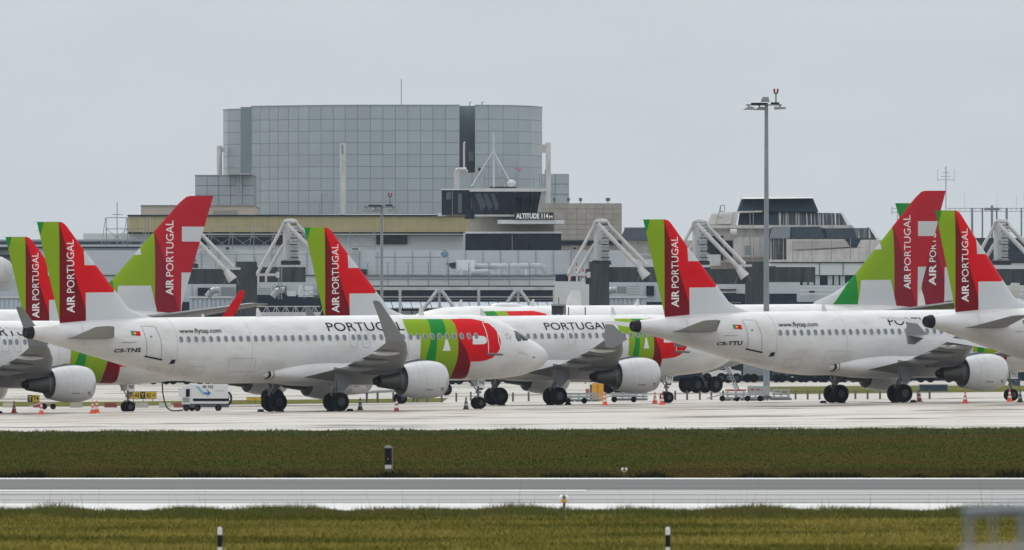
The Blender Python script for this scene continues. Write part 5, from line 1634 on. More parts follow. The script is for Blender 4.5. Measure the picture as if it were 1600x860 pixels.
for k in range(22): AR.tube('tick', STEELG, [(1484 + k * 8, 331, 1650), (1484 + k * 8, 324.5, 1650)], .03, n=4)
AR.part('head', STEELG, 1538, 1562, 325, 329, 1650, .5)
for px, y in ((1507, 303), (1558, 304), (1588, 305), (1600, 303)): AR.tube('whip', STEELG, [(px, 326, 1650), (px, y, 1650)], .02, n=4)
AR.base('roof', SLATE, 1470, 1700, 372, 1640, 10)
A2 = Bld('roof_aerial', 'thin cross-armed aerial rising behind the right wide-body tail', 'antenna', 1478, 1600)
A2.tube('pole', STEELG, [(1478, 400, 1600), (1478, 260, 1600)], .06, n=5)
for y, w in ((281, 13), (270, 5), (276, 8)): A2.tube('arm', STEELG, [(1478 - w, y, 1600), (1478 + w, y, 1600)], .04, n=4)
for s_ in (-1, 1): A2.tube('tip', STEELG, [(1478 + s_ * 13, 285, 1600), (1478 + s_ * 13, 265, 1600)], .03, n=4)
A3 = Bld('roof_aerial', 'short aerial bracket left of the green tail tip', 'antenna', 1397, 1600)
for a, c in (((1393, 326), (1402, 326)), ((1393, 332), (1402, 332)), ((1393.5, 323), (1393.5, 336))): A3.tube('bar', STEELG, [(a[0], a[1], 1600), (c[0], c[1], 1600)], .05, n=4)
A3.tube('pole', STEELG, [(1402, 400, 1600), (1402, 322, 1600)], .06, n=4)
for px, y0, y1, dd in ((503, 305, 336, 1485), (499.5, 319, 336, 1485)):
    q = Bld('thin_aerial', 'thin aerial in front of the panelled wall, %s of the close pair' % ('taller' if y0 < 310 else 'shorter'), 'antenna', px, dd)
    q.tube('pole', STEELG, [(px, y1, dd), (px, y0, dd)], .05, n=4); q.tube('arm', STEELG, [(px - 2, y0 + 1, dd), (px + (9 if y0 < 310 else 1), y0, dd)], .04, n=4)
# pale rounded bridge head at the far left
LB = Bld('rounded_bridge_head', 'pale rounded boarding bridge head at the left edge', 'boarding bridge', 0, 1250)
MB().lathe([(-4, 1.6), (-1, 1.6), (.2, 1.45), (1.0, 1.0), (1.35, .4), (1.4, .05)], P(0, 424, 1250), 'x', 20).build('head', WHITEM, LB.o, sm=True)
LB.part('cabin', PALE, -60, 38, 436, 455, 1252, 3)
for k in range(3): LB.part('window_strip', NAVYW, -60, 34, 386 + k * 12, 391 + k * 12, 1300, 1)
LB.part('wall', PALE2, -60, 40, 384, 440, 1301, 4)

# wall joints, roof plant and pipes on the long terminal
for i in range(27):
    x = 232 + i * 27.5
    TM.part('wall_joint', STEELG, x, x + .5, 392.5, 430, 1387.9, .08)
for i, (x, w, h) in enumerate([(236, 9, 5), (262, 5, 7), (318, 12, 4), (352, 7, 6), (420, 9, 4), (516, 6, 7), (548, 14, 4), (894, 8, 6), (930, 5, 8)]):
    B_ = Bld('roof_unit', 'small roof unit on the pale terminal, ' + ['left of the left wide-body tail', 'behind the left wide-body tail', 'right of the left wide-body tail, lower one', 'right of the left wide-body tail, taller one', 'behind the left mast stays', 'behind the middle-left tail', 'below the faint bracing right of the middle-left tail', 'just right of the tower windows', 'behind the white mast left of the middle tail'][i], 'roof unit', x, 1389, 'small units on the terminal roof')
    zt_0 = 391.5 if x > 225 else 386
    B_.part('casing', DUCT if i % 2 else PALE2, x, x + w, zt_0 - h, zt_0 + .3, 1386.5, 1.2); B_.part('louvre', SLATE, x + w * .15, x + w * .85, zt_0 - h * .8, zt_0 - h * .35, 1386.4, .1)
for i in range(8):
    px = 306 + i * 31
    b = MB().path([P(px, 421, 1381), P(px, 405, 1381)], .045, 5); b.path([P(px - 3, 402.5, 1381), P(px, 405.5, 1381), P(px + 3, 402.5, 1381)], .03, 4); b.build('fence_post', STEELG, TM.o)
for y in (409, 414): TM.tube('fence_wire', STEELG, [(300, y, 1381), (560, y, 1381)], .012, n=4)
TM.tube('wall_pipe', DUCT, [(300, 397, 1386.5), (560, 397, 1386.5), (560, 430, 1386.5)], .07, n=5)
TM.tube('cable_tray', STEELG, [(585, 402, 1386.5), (690, 402, 1386.5)], .06, n=5)
for x0, x1, y0, y1 in ((309, 330, 450, 462), (432, 446, 447, 462), (497, 512, 447, 461), (1010, 1022, 447, 462), (1060, 1100, 450, 464)):
    PR.part('window', NAVY, x0, x1, y0, y1, 1290.7, .3)
for x in range(300, 560, 21): PR.part('wall_joint', STEELG, x, x + .5, 446.5, 472, 1290.9, .06)
# ================================================================== masts
def light_mast(px, d, ytop, wb, wt, label, variant):
    p = at(px, d); s = F / d
    r = thing('light_mast', label, 'light mast', p, 'apron light masts')
    zt = P(px, ytop, d).z
    q = lambda dx, y: Vector((p.x + dx / s, p.y, P(px, y, d).z))
    MB().tube(p, Vector((p.x, p.y, zt)), wb / s / 2, wt / s / 2, 14).build('pole', STEELG, r, sm=True)
    MB().box(p.x - wb / s * .8, p.x + wb / s * .8, p.y - .5, p.y + .5, p.z - .1, p.z + .25).build('base_plate', DGREY, r)
    k = 1.0 if variant == 0 else .86
    def arm(x0, x1, y, h, m, name, dy=0, dep=.5, par=None):
        a, c = q(x0 * k, y), q(x1 * k, y + h * k)
        return MB().box(a.x, c.x, a.y + dy - dep / 2, a.y + dy + dep / 2, c.z, a.z).build(name, m, par or r)
    y0 = ytop
    arm(-32, 24, y0 + 2.5, 1.6, DGREY, 'crossbar')
    arm(-24, -1, y0, 2.4, BLACK, 'ballast_box', 0, .9); arm(7, 20, y0 - .6, 2.6, BLACK, 'ballast_box', 0, .9)
    if variant == 0:
        b = MB(); b.prism([(q(-9, 0).x, q(0, y0 - 1.5).z), (q(5, 0).x, q(0, y0 - 1.5).z), (q(3, 0).x, q(0, y0 - 9).z), (q(-6, 0).x, q(0, y0 - 9).z)], p.y - .3, p.y + .3); b.build('top_hood', STEELG, r)
    for x0, x1, dy, lab in ((-37, -19, -.5, 0), (-20, -2, .5, 1), (12, 30, -.4, 2)):
        a, c = q(x0 * k, y0 + 6), q(x1 * k, y0 + 11 * 1)
        if lab < 2:
            pr = [(a.x, c.z), (c.x, c.z), (c.x, a.z - (a.z - c.z) * .25), ((a.x + 2 * c.x) / 3, a.z), ((2 * a.x + c.x) / 3, a.z - (a.z - c.z) * .35)]
        else: pr = [(a.x, a.z), (c.x, a.z - .05), (c.x, c.z + .06), (a.x, c.z)]
        f = MB().prism(pr, p.y + dy - .45, p.y + dy + .45).build('lamp_head', mat('lamp_housing', (.30, .30, .29, 1), .5, var=.3, scale=2), r)
        MB().tube(((a.x + c.x) / 2, p.y + dy, a.z), ((a.x + c.x) / 2, p.y, q(0, y0 + 3).z), .06, .06, 5).build('bracket', DGREY, f)
    # twin red warning lamp on a stalk
    bx = 15 * k
    MB().tube(q(bx, y0), q(bx, y0 - 15 * k), .05, .05, 5).build('stalk', DGREY, r)
    MB().box(q(bx - 3.3 * k, 0).x, q(bx + 3.3 * k, 0).x, p.y - .15, p.y + .15, q(0, y0 - 14 * k).z, q(0, y0 - 16.5 * k).z).build('lamp_bracket', DGREY, r)
    for sg_ in (-1, 1):
        MB().tube(q(bx + sg_ * 2.6 * k, y0 - 16.5 * k), q(bx + sg_ * 2.6 * k, y0 - 22 * k), .07, .07, 8).build('warning_lamp', mat('red_lamp', (.25, .02, .02, 1), .3), r)
    return r
dM = ground(1197, 624.5).y + CD
light_mast(1197.5, dM, 161, 10.5, 5.5, 'tall grey light mast standing behind CS-TTU in front of the slate roofs', 0)
light_mast(596.5, 1180, 320.5, 5.5, 4.2, 'shorter grey light mast behind the tail right of the yellow fascia', 1)

# ---------------------------------------------------------------- fencing rails round the tall mast
BAR = M_('barrier_grey', (.30, .33, .34, 1), .6); REDW = M_('barrier_red', (.38, .10, .07, 1), .6)
def barrier(px0, px1, py, h_px, label, red_top=False, solid=False, uprights=3):
    p0 = ground(px0, py); p1 = ground(px1, py); s = F / (p0.y + CD); hh = h_px / s
    r = thing('rail_barrier', label, 'barrier', (p0 + p1) / 2, 'rail barriers at the foot of the tall mast')
    for k, f in enumerate((1, .64, .32)):
        MB().box(p0.x, p1.x, p0.y - .04, p0.y + .04, p0.z + hh * f - .14, p0.z + hh * f).build('rail', REDW if (k == 0 and red_top) else BAR, r)
    for i in range(uprights):
        x = p0.x + (p1.x - p0.x) * (.12 + .76 * i / max(1, uprights - 1))
        MB().box(x - .06, x + .06, p0.y - .1, p0.y + .1, p0.z, p0.z + hh).build('upright', BAR, r)
        MB().box(x - .25, x + .25, p0.y - .3, p0.y + .3, p0.z, p0.z + .12).build('foot', DGREY, r)
    return r
barrier(1133, 1168, 626.5, 18, 'grey rail barrier with red top rail, leftmost by the mast', True, uprights=3)
barrier(1169, 1193, 626.5, 19, 'grey rail barrier with red top rail, just left of the mast', True)
barrier(1206, 1237, 625.5, 17.5, 'dark grey rail barrier right of the mast foot', False)
barrier(885, 938, 628, 14, 'grey rail barrier left of the yellow box behind the engine marked TTF', False, uprights=4)
barrier(955, 1014, 626.5, 13, 'grey rail barrier under the engine of the airliner marked TTF', False, uprights=5)
bx = thing('equipment_box', 'grey equipment cabinet among the barriers left of the tall mast', 'cabinet', ground(1185, 626))
q = ground(1185, 626); MB().box(q.x - .75, q.x + .75, q.y - .4, q.y + .4, q.z + .35, q.z + 1.0).build('body', BAR, bx)
for s_ in (-1, 1): MB().box(q.x + s_ * .6 - .05, q.x + s_ * .6 + .05, q.y - .3, q.y + .3, q.z, q.z + .35).build('leg', DGREY, bx)
# thin bollards
BL = ['left of the nose gear marked TNS, farther left one', 'just left of the nose gear marked TNS', 'right of the nose of CS-TNS, first one', 'right of the nose of CS-TNS, second one', 'left of the leftmost rail barrier by the mast', 'first right of the rail barrier by the mast', 'second right of the rail barrier by the mast', 'last before the left main wheels of CS-TTU', 'first between the two main gears of CS-TTU', 'second between the two main gears of CS-TTU', 'third between the two main gears of CS-TTU', 'right of the right main wheels of CS-TTU, nearer one', 'right of the right main wheels of CS-TTU, farther one', 'leftmost in front of the big bogie wheels', 'second in front of the big bogie wheels', 'third in front of the big bogie wheels', 'rightmost in front of the big bogie wheels', 'left one under the engine of CS-TNS', 'middle one under the engine of CS-TNS', 'right one under the engine of CS-TNS', 'by the loading ramp under CS-TNS']
for i, (px, py) in enumerate([(713, 628), (735.6, 626.5), (801.5, 627.5), (826, 627), (1130, 624.5), (1243, 624.5), (1262, 624.5), (1280.5, 624.5), (1336.5, 624), (1355.6, 624), (1375, 624), (1434, 623.5), (1452.5, 623.5), (1055, 625), (1073.6, 625), (1093.5, 625), (1111.5, 625), (652, 629), (667.6, 629), (690, 629), (590, 630)]):
    p = ground(px, py); s = F / (p.y + CD)
    o = MB().box(p.x - .07, p.x + .07, p.y - .07, p.y + .07, p.z, p.z + 14 / s).build('bollard', DGREY, None)
    tag(o, 'thin dark bollard ' + BL[i], 'bollard', 'thin dark bollards on the wet apron')

# ---------------------------------------------------------------- traffic cones
CO = M_('cone_orange', (.75, .09, .02, 1), .5); CW_ = M_('cone_white', (.65, .65, .65, 1), .4); CD_ = M_('cone_dark', (.05, .035, .03, 1), .6); CR = M_('cone_dark_red', (.28, .03, .03, 1), .6)
cones = [(22, 645.5, CO, 'orange cone at the far left, first from the left edge'), (64.5, 648, CO, 'orange cone under the engine at the left, second from the left edge'),
         (144.5, 646.5, CO, 'orange cone in front, left one of the close pair'), (151.3, 645.3, CO, 'red cone behind, right one of the close pair'),
         (562.8, 641.3, CD_, 'dark cone between main wheels and engine of CS-TNS'), (619.6, 643.5, CR, 'dark red cone under the engine exhaust of CS-TNS'),
         (728.3, 640, CD_, 'dark cone left of the nose wheel marked TNS'), (945.4, 633.5, CO, 'orange cone under the exhaust of the middle engine'),
         (1023.5, 631.2, CO, 'orange cone left of the nose wheel marked TTF'), (1034.5, 632.6, CO, 'orange white-banded cone in front of the nose wheel marked TTF'),
         (1436.6, 628, CR, 'dark red cone right of the main wheels of CS-TTU'), (1508, 630.5, CO, 'orange cone under the engine of CS-TTU'),
         (1577.5, 628, CO, 'orange cone in front of the nose wheel marked TTU'), (1594, 629, CD_, 'dark cone at the right edge of the photo')]
for px, py, m, lab in cones:
    p = ground(px, py); r = thing('traffic_cone', lab, 'traffic cone', p, 'traffic cones round the airliners')
    h = .78
    MB().box(p.x - .22, p.x + .22, p.y - .22, p.y + .22, p.z, p.z + .05).build('base', m, r)
    MB().lathe([(.05, .165), (h, .03), (h + .01, .01)], p, 'z', 16).build('cone', m, r, sm=True)
    for z0, z1 in ((.24, .38), (.50, .62)):
        f = lambda z: .165 + (.03 - .165) * (z - .05) / (h - .05) + .004
        MB().lathe([(z0, f(z0)), (z1, f(z1))], p, 'z', 16, cap=False).build('band', CW_ if m is not CD_ else BAR, r, sm=True)

# ---------------------------------------------------------------- ground power unit
def text_front(body, px, py, d, h_px, l_px, m, parent, dy=-.02, bold=0.0):
    s = F / d; v, f = text_mesh(body, h_px / s, l_px / s if l_px else None, bold)
    p = P(px, py, d)
    return lay(lambda a, b: Vector((p.x + a, p.y + dy, p.z + b)) - ORG[parent.name], (v, f), 'lettering', m, parent)
dg = ground(312, 642.5).y + CD
G = Bld('ground_power_cart', 'white ground power cart with blue arrow and number 20 102 under CS-TNS', 'cart', 320, dg)
G.part('body', PWHITE, 297, 356, 602, 631, dg, 1.9)
top = G.part('lid', PWHITE, 298.5, 355, 600.6, 602, dg + .05, 1.8)
G.part('black_band', BLACK, 301.5, 357, 623, 627, dg - .03, .1)
G.part('chassis', DGREY, 285, 357, 631, 637, dg + .1, 1.7)
cab_ = G.part('control_cabinet', PWHITE, 284, 297, 602.5, 632, dg - .02, 1.8)
G.part('open_door', PWHITE, 278.5, 290, 606.5, 620.5, dg - .35, .06, parent=cab_)
G.part('panel_recess', BLACK, 290.5, 296.5, 608, 620, dg - .06, .06, parent=cab_)
G.part('panel_grille', BAR, 286, 296, 622, 629, dg - .05, .04, parent=cab_)
for px in (291, 308.5, 341):
    c = P(px, 637.6, dg); tb, hb = MB(), MB(); wheel(tb, hb, (c.x, c.y + .1, c.z), .21, .16)
    t_ = tb.build('wheel', RUBBER, G.o, sm=True); hb.build('hub', HUB, t_, sm=True)
c = P(300, 637.6, dg + 1.5); tb, hb = MB(), MB(); wheel(tb, hb, (c.x, c.y, c.z), .21, .16); tb.build('wheel', RUBBER, G.o, sm=True)
def flat(pts, d, m, name, parent):
    return MB().add([P(x, y, d) for x, y in pts], [tuple(range(len(pts)))]).build(name, m, parent, recalc=False)
BLUE = M_('arrow_blue', (.02, .13, .42, 1), .4); LBLUE = M_('arrow_light_blue', (.22, .48, .55, 1), .4)
flat([(305, 603.5), (310.5, 603.5), (320, 614), (317, 617.5)][::-1], dg - .012, LBLUE, 'arrow', G.o)
flat([(318, 613.5), (325, 613.5), (322, 607.8), (329.8, 614.5), (322.5, 620.5), (324.5, 616.5), (319, 616.5)][::-1], dg - .016, BLUE, 'arrow', G.o)
text_front('20 102', 316.5, 606.5, dg, 4.2, 16.5, INK, G.o, -.02, .02)
text_front('your energy', 336, 611.5, dg, 2.4, 14, SEAM, G.o)
hp = [P(357, 613, dg + .4), P(360.5, 617, dg + .4), P(361.5, 623, dg + .4), P(360, 630, dg + .4), P(355, 634, dg + .4)]
MB().path(hp, .07, 8).build('hose', BLACK, G.o, sm=True)
cb = MB().path([P(253.3, 597, dg - .5), P(254.5, 615, dg - .5), P(257, 628, dg - .5), P(261.5, 638, dg - .5), P(268, 642, dg - .5), P(276, 642.3, dg - .5), P(286, 641, dg - .4)], .045, 6).build('power_cable', BLACK, None, sm=True)
tag(cb, 'black power cable hanging from the belly of CS-TNS to the cart', 'cable')

# ---------------------------------------------------------------- taxiway signs and low barriers on the grass island
def taxi_sign(px0, px1, y0, y1, fields, label, foot=631):
    p = ground((px0 + px1) / 2, foot); d = p.y + CD
    S_ = Bld('taxiway_sign', label, 'sign', (px0 + px1) / 2, d)
    S_.part('frame', BLACK, px0, px1, y0, y1, d, .25)
    x = px0
    for w, txt, bgc, tcx in fields:
        m = {'y': M_('sign_yellow', (.62, .42, .02, 1), .5), 'k': M_('sign_black', (.012, .013, .016, 1), .4), 'g': M_('sign_green', (.03, .07, .03, 1), .5)}[bgc]
        f_ = S_.part('face', m, x + .4, x + w - .4, y0 + .6, y1 - .6, d - .03, .04)
        if txt: text_front(txt, x + w * .12, y1 - 2.6, d - .04, (y1 - y0) * .58, w * .76, INK if bgc == 'y' else M_('sign_yellow', (.62, .42, .02, 1), .5), f_, -.01, .02)
        x += w
    for k in range(3):
        xx = px0 + (px1 - px0) * (.15 + .35 * k); S_.part('leg', DGREY, xx, xx + 1, y1, foot, d, .1)
    return S_
taxi_sign(201.5, 244.5, 612, 623.5, [(18, '<- A3', 'y', 0), (7, 'Y', 'k', 0), (18, 'A2 ->', 'y', 0)], 'yellow and black taxiway sign reading A3 Y A2 behind the nose wheel', 629.5)
taxi_sign(43, 61.5, 617.5, 628.5, [(7.5, 'T', 'k', 0), (11, 'T4', 'y', 0)], 'small black and yellow taxiway sign above the engine at the left', 631)
taxi_sign(385, 412, 621, 627, [(13, '', 'y', 0), (14, '', 'y', 0)], 'low yellow sign under the wing of CS-TNS seen from behind', 631)
BW = M_('barrier_white', (.50, .48, .42, 1), .7); BR = M_('barrier_maroon', (.28, .06, .06, 1), .7)
for px, m, lab in ((14, BW, 'pale low barrier block at the left edge'), (62, BR, 'maroon low barrier block behind the second cone'), (119, BW, 'pale low barrier block under the left engine'), (173, BR, 'maroon low barrier block left of the nose wheel marked TNP'), (222, BW, 'pale low barrier block right of the nose wheel marked TNP'), (258, BW, 'pale low barrier block left of the power cart'), (281, BR, 'maroon low barrier block beside the power cart')):
    p = ground(px, 637); s = F / (p.y + CD); w = 10 / s
    o = MB().prism([(p.x - w, p.z), (p.x + w, p.z), (p.x + w * .92, p.z + 7.5 / s), (p.x - w * .92, p.z + 7.5 / s)], p.y - .2, p.y + .2).build('low_barrier', m, None)
    tag(o, lab, 'barrier', 'low barrier blocks along the island')

# ---------------------------------------------------------------- equipment in the distance
yb = Bld('yellow_cabinet', 'yellow tall equipment cabinet behind the exhaust of the middle engine', 'cabinet', 934, 900)
dd = ground(934, 627).y + CD
yb2 = P(925, 598, dd)
MB().box(P(925.5, 0, dd).x, P(943, 0, dd).x, dd - CD, dd - CD + .8, ground(934, 627).z, P(0, 599, dd).z).build('body', M_('cabinet_yellow', (.70, .33, .01, 1), .6, var=.2, scale=2), yb.o)
MB().box(P(933.7, 0, dd).x, P(934.4, 0, dd).x, dd - CD - .02, dd - CD, ground(934, 627).z, P(0, 600, dd).z).build('door_gap', DGREY, yb.o)
MB().box(P(921.5, 0, dd).x, P(925.3, 0, dd).x, dd - CD, dd - CD + .5, ground(934, 627).z, P(0, 601, dd).z).build('post', DGREY, yb.o)
MB().box(P(915, 0, dd).x, P(921, 0, dd).x, dd - CD, dd - CD + .3, P(0, 617, dd).z, P(0, 608, dd).z).build('red_panel', REDW, yb.o)
cnt = Bld('dark_container', 'dark blue low container on the far grass edge right of the main wheels of CS-TTU', 'container', 1458, 1075)
dd = ground(1458, 612).y + CD
BLU = M_('container_blue', (.025, .05, .085, 1), .6, var=.2, scale=1)
MB().box(P(1437.5, 0, dd).x, P(1480.5, 0, dd).x, dd - CD, dd - CD + 2, P(0, 612, dd).z - .1, P(0, 602, dd).z).build('body', BLU, cnt.o)
MB().box(P(1437, 0, dd).x, P(1481, 0, dd).x, dd - CD - .1, dd - CD + 2.1, P(0, 602, dd).z + .003, P(0, 600.6, dd).z).build('lid', BAR, cnt.o)
cn2 = Bld('blue_container', 'blue container behind the nose gear marked TTU at the right', 'container', 1585, 1075)
MB().box(P(1578, 0, dd).x, P(1594, 0, dd).x, dd - CD, dd - CD + 2, P(0, 603, dd).z, P(0, 590, dd).z).build('body', BLU, cn2.o)
for k in (1579, 1592): MB().box(P(k, 0, dd).x, P(k + 1, 0, dd).x, dd - CD, dd - CD + .3, P(0, 609, dd).z, P(0, 603, dd).z).build('leg', DGREY, cn2.o)

TUGW = M_('tug_white', (.55, .56, .56, 1), .5); VDARK = M_('vehicle_navy', (.03, .05, .08, 1), .5)
def tug(px, py, L_px, label):
    p = ground(px, py); s = F / (p.y + CD); u = L_px / s
    r = thing('pushback_tug', label, 'tug', p, 'airport vehicles far across the apron')
    X = lambda f: p.x + (f - .5) * u
    MB().prism([(X(0), p.z + .5), (X(0), p.z + 1.5), (X(.3), p.z + 1.6), (X(.38), p.z + 1.35), (X(1), p.z + 1.2), (X(1), p.z + .45)], p.y, p.y + 2.2).build('body', TUGW, r)
    MB().prism([(X(.10), p.z + 1.5), (X(.12), p.z + 2.3), (X(.32), p.z + 2.3), (X(.36), p.z + 1.5)], p.y + .2, p.y + 2.0).build('cab', VDARK, r)
    for f in (.18, .72):
        tb, hb = MB(), MB(); wheel(tb, hb, (X(f), p.y + .1, p.z + .5), .5, .35); t_ = tb.build('wheel', RUBBER, r, sm=True); hb.build('hub', HUB, t_, sm=True)
    return r
tug(1118, 598.5, 42, 'white pushback tug far behind the bogie wheels'); tug(1146, 599, 24, 'smaller white tug nose to tail with the big one far behind')
def truck(px, py, w_px, h_px, m, label, name='service_truck'):
    p = ground(px, py); s = F / (p.y + CD); w = w_px / s; h = h_px / s
    r = thing(name, label, 'truck', p, 'airport vehicles far across the apron')
    MB().box(p.x - w / 2, p.x + w * .28, p.y, p.y + 2.3, p.z + .7, p.z + h).build('box_body', m, r)
    MB().prism([(p.x + w * .3, p.z + .5), (p.x + w * .3, p.z + h * .85), (p.x + w * .42, p.z + h * .85), (p.x + w * .5, p.z + h * .55), (p.x + w * .5, p.z + .5)], p.y, p.y + 2.2).build('cab', TUGW if m is VDARK else VDARK, r)
    MB().box(p.x + w * .41, p.x + w * .46, p.y - .02, p.y + .02, p.z + h * .5, p.z + h * .8).build('cab_window', NAVY, r)
    for f in (-.35, -.1, .38):
        tb, hb = MB(), MB(); wheel(tb, hb, (p.x + w * f, p.y + .1, p.z + .45), .45, .3); tb.build('wheel', RUBBER, r, sm=True)
    return r
random.seed(5)
for i, (px, w, h, m, lab) in enumerate([(1182, 40, 26, STEELG, 'grey box truck far behind CS-TTU, left of the mast'), (1225, 34, 18, VDARK, 'navy truck far behind the light mast foot'), (1262, 30, 17, TUGW, 'pale truck far right of the light mast'),
        (1292, 24, 14, TUGW, 'small pale van far behind the belly of CS-TTU'), (1322, 30, 14, VDARK, 'navy van far behind the main wheels of CS-TTU'), (24, 70, 20, VDARK, 'navy truck far behind the left engine'), (110, 60, 18, VDARK, 'dark truck far behind the left engine inlet'),
        (165, 40, 16, VDARK, 'dark van far left of the nose gear marked TNP'), (222, 46, 18, M_('vehicle_blue', (.03, .07, .16, 1), .5), 'blue truck above the yellow taxiway sign'), (275, 44, 20, M_('vehicle_blue', (.03, .07, .16, 1), .5), 'blue van behind the ground power cart'),
        (330, 50, 16, VDARK, 'dark truck above the ground power cart'), (722, 44, 14, STEELG, 'grey van under the belly of CS-TNS near the nose gear'), (1400, 50, 10, VDARK, 'dark low vehicle behind the main wheels of CS-TTU'), (1460, 60, 11, STEELG, 'pale vehicle row above the dark container')]):
    truck(px, 598 if px > 1100 else 601, w, h + 3, m, lab)
# low belts, trolleys and dollies under the airliners
def dolly(px, py, w_px, label):
    p = ground(px, py); s = F / (p.y + CD); w = w_px / s
    r = thing('baggage_dolly', label, 'dolly', p, 'empty dollies and tow bars on the apron')
    MB().box(p.x - w / 2, p.x + w / 2, p.y, p.y + 1.5, p.z + .42, p.z + .52).build('deck', BAR, r)
    MB().tube((p.x - w / 2, p.y, p.z + .45), (p.x - w / 2 - .9, p.y, p.z + .2), .04, .04, 5).build('tow_bar', DGREY, r)
    for f in (-.38, .38):
        tb, hb = MB(), MB(); wheel(tb, hb, (p.x + w * f, p.y + .1, p.z + .2), .2, .12); tb.build('wheel', RUBBER, r, sm=True)
for px, py, w, lab in ((900, 631, 34, 'flat dolly left of the yellow cabinet'), (975, 629, 40, 'flat dolly under the middle engine'), (76, 640, 18, 'small tow bar with wheels behind the second cone'), (1140, 627.5, 30, 'flat dolly beside the leftmost barrier of the mast'), (1178, 627.5, 26, 'flat dolly at the mast foot')):
    dolly(px, py, w, lab)
# loading bridge seen under CS-TNS
LD = thing('loading_ramp', 'grey loading ramp with legs behind the engine of CS-TNS', 'ramp', ground(600, 630))
q0, q1 = ground(545, 630), ground(655, 630); s = F / (q0.y + CD)
MB().prism([(q0.x, q0.z + .75), (q1.x - .3, q1.z + 1.0), (q1.x - .3, q1.z + .8), (q0.x, q0.z + .6)], q0.y, q0.y + 1.6).build('deck', BAR, LD)
for f in (.25, .40, .62, .68, .9):
    x = q0.x + (q1.x - q0.x) * f; MB().box(x - .08, x + .08, q0.y, q0.y + .15, q0.z, q0.z + .75).build('leg', DGREY, LD)
# zigzag steps leaning from the far airliner door
SP = thing('boarding_steps', 'thin steel boarding steps leaning above the barriers left of the tall mast', 'steps', ground(1140, 624))
q0 = ground(1140, 624); d_ = q0.y + CD
for dx in (0, .18):
    MB().path([P(1131, 572, d_) + Vector((dx, dx, 0)), P(1137, 580, d_) + Vector((dx, dx, 0)), P(1152, 612, d_) + Vector((dx, dx, 0))], .05, 5).build('rail', STEELG, SP)
for k in range(9):
    a = P(1134 + k * 2.0, 577 + k * 4.2, d_); MB().box(a.x - .15, a.x + .3, a.y, a.y + .6, a.z, a.z + .05).build('tread', STEELG, SP)

# dark boxy jet bridge cab seen over the middle fuselages
JB = Bld('boarding_bridge_cab', 'dark boarding bridge cab above the middle fuselage with thin posts', 'boarding bridge', 873, 960)
JB.part('cab', M_('bridge_black', (.02, .024, .03, 1), .5), 862, 880, 476, 492, 960, 2.4); JB.part('roof', BAR, 861, 884, 475, 478, 959.6, 3); JB.part('side', BAR, 879, 884.5, 478, 492, 960.3, 2)
JB.base('leg', DGREY, 866, 868, 492, 960, .3); JB.base('leg', DGREY, 876, 878, 492, 960, .3)
JB.tube('aerial', DGREY, [(873, 475, 961), (873, 465, 961)], .05, n=4)
for px in (888.5, 914.5):
    o = MB().tube(P(px, 494, 960), P(px, 480, 960), .05, .05, 5); o.tube(P(px, 494, 960), P(px, 600, 960), .05, .05, 5); o = o.build('thin_post', DGREY, JB.o)

# ---------------------------------------------------------------- things on the runway grass
RL = [(606.5, 737.5)]
p = ground(606.5, 738.5); d = p.y + CD; s = F / d
r = thing('runway_marker_box', 'tall dark box-shaped marker standing in the grass field', 'marker', p)
MB().box(p.x - .095, p.x + .095, p.y - .1, p.y + .1, p.z, p.z + .24).build('stem', DGREY, r)
MB().box(p.x - .10, p.x + .10, p.y - .105, p.y + .105, p.z + .12, p.z + .24).build('band', CW_, r)
MB().box(p.x - .105, p.x + .105, p.y - .12, p.y + .12, p.z + .24, p.z + .76).build('housing', BLACK, r)
MB().prism([(p.x - .11, p.z + .76), (p.x + .11, p.z + .76), (p.x + .11, p.z + .80), (p.x + .02, p.z + .85), (p.x - .06, p.z + .84), (p.x - .11, p.z + .81)], p.y - .125, p.y + .125).build('cap', BAR, r)
MB().tube((p.x, p.y - .12, p.z + .42), (p.x, p.y - .135, p.z + .42), .015, .015, 8).build('lens', CW_, r)
MB().box(p.x + .125, p.x + .14, p.y - .02, p.y + .02, p.z + .05, p.z + .8).build('side_rod', BAR, r)
def edge_light(px, py, k, label):
    p = ground(px, py); r = thing('runway_edge_light', label, 'runway light', p, 'runway edge lights')
    Y_ = M_('light_yellow', (.55, .30, .02, 1), .5)
    MB().lathe([(0, .11 * k), (.02 * k, .11 * k), (.03 * k, .03 * k), (.12 * k, .03 * k)], p, 'z', 12).build('stem', DGREY, r, sm=True)
    MB().lathe([(.12 * k, .03 * k), (.15 * k, .075 * k), (.19 * k, .08 * k)], p, 'z', 12).build('collar', Y_, r, sm=True)
    for s_ in (-1, 1):
        c = p + Vector((s_ * .05 * k, 0, .19 * k)); MB().lathe([(0, .05 * k), (.06 * k, .052 * k), (.09 * k, .02 * k), (.092 * k, .003)], c, 'z', 12).build('lens', CW_, r, sm=True)
    MB().box(p.x - .03 * k, p.x + .03 * k, p.y - .06 * k, p.y + .04 * k, p.z + .13 * k, p.z + .27 * k).build('cap', DGREY, r)
edge_light(881.5, 795, 1.15, 'yellow twin-headed runway light at the near edge of the runway')
edge_light(975.5, 745, .95, 'twin-headed runway light at the far edge, in the grass')
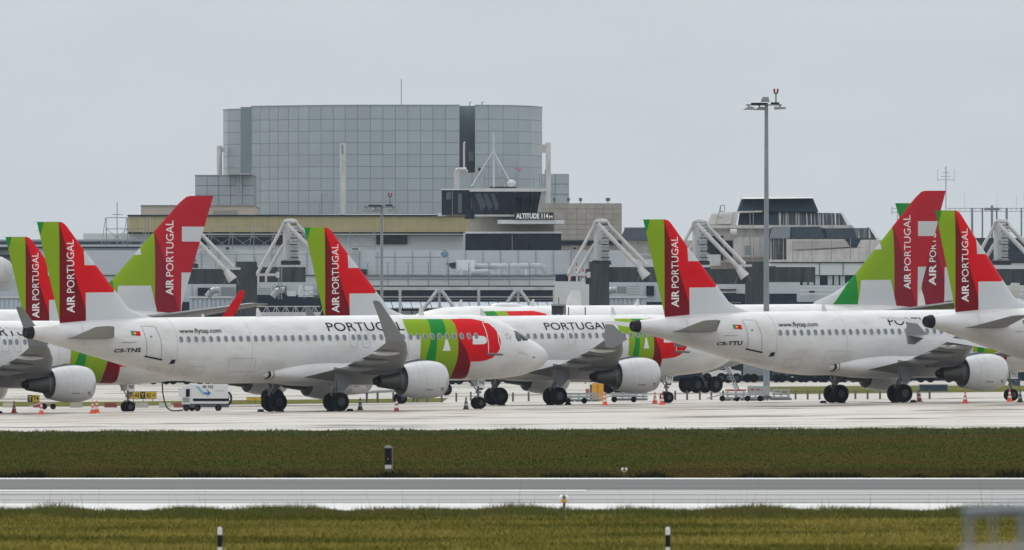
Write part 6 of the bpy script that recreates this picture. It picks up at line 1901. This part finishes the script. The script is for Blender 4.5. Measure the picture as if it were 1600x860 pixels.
for px, lab in ((343.5, 'white marker post with black band at the bottom left'), (1043.5, 'white marker post with black band at the bottom centre right')):
    d = 225.0; p = at(px, d); s = F / d
    r = thing('marker_post', lab, 'marker post', p, 'white marker posts in the foreground grass')
    zt = P(px, 824, d).z
    MB().lathe([(-.1, .043), (zt - p.z - .03, .043), (zt - p.z - .008, .036), (zt - p.z, .01)], p, 'z', 16).build('post', CW_, r, sm=True)
    zz1, zz0 = P(px, 836, d).z, P(px, 855, d).z
    MB().lathe([(zz0 - p.z, .0445), (zz1 - p.z, .0445)], p, 'z', 16, cap=False).build('band', BLACK, r, sm=True)
# blurred railing in the right foreground
RF = thing('foreground_railing', 'blurred grey railing close to the camera at the bottom right', 'railing', (P(1560, 860, 34).x, 34 - CD, zg(2, 34)))
m = M_('railing_grey', (.22, .25, .28, 1), .6)
dF = 34
MB().tube(P(1505, 800, dF), P(1760, 786, dF), .0165, .0165, 10).build('handrail', m, RF, sm=True)
for px, w in ((1514, .0085), (1552, .0045), (1599, .011), (1680, .01)):
    a = P(px, 797, dF); MB().tube((a.x, a.y, zg(a.x, dF) - .1), a, w, w, 8).build('upright', m, RF, sm=True)
MB().tube(P(1500, 866, dF), P(1760, 850, dF), .014, .014, 8).build('lower_rail', M_('railing_warm', (.35, .32, .28, 1), .6), RF, sm=True)
# ground patch under the railing so that it stands on something is the earth sheet itself

# ---------------------------------------------------------------- air
hz = bpy.data.meshes.new('haze')
bmz = MB().box(-2600, 2600, -CD - 400, 3900, -1.7, 40); 
ho = bmz.build('haze', bpy.data.materials.new('haze_air'), None)
hm = ho.data.materials[0]; hm.use_nodes = True; hn = hm.node_tree.nodes; hn.clear()
hout = hn.new('ShaderNodeOutputMaterial'); hv = hn.new('ShaderNodeVolumePrincipled')
hv.inputs['Color'].default_value = (.72, .86, 1.0, 1); hv.inputs['Density'].default_value = HAZE; hv.inputs['Anisotropy'].default_value = .2
hm.node_tree.links.new(hv.outputs[0], hout.inputs['Volume'])
ho['kind'] = 'stuff'; ho['label'] = 'pale damp air over the airfield'; ho['category'] = 'haze'
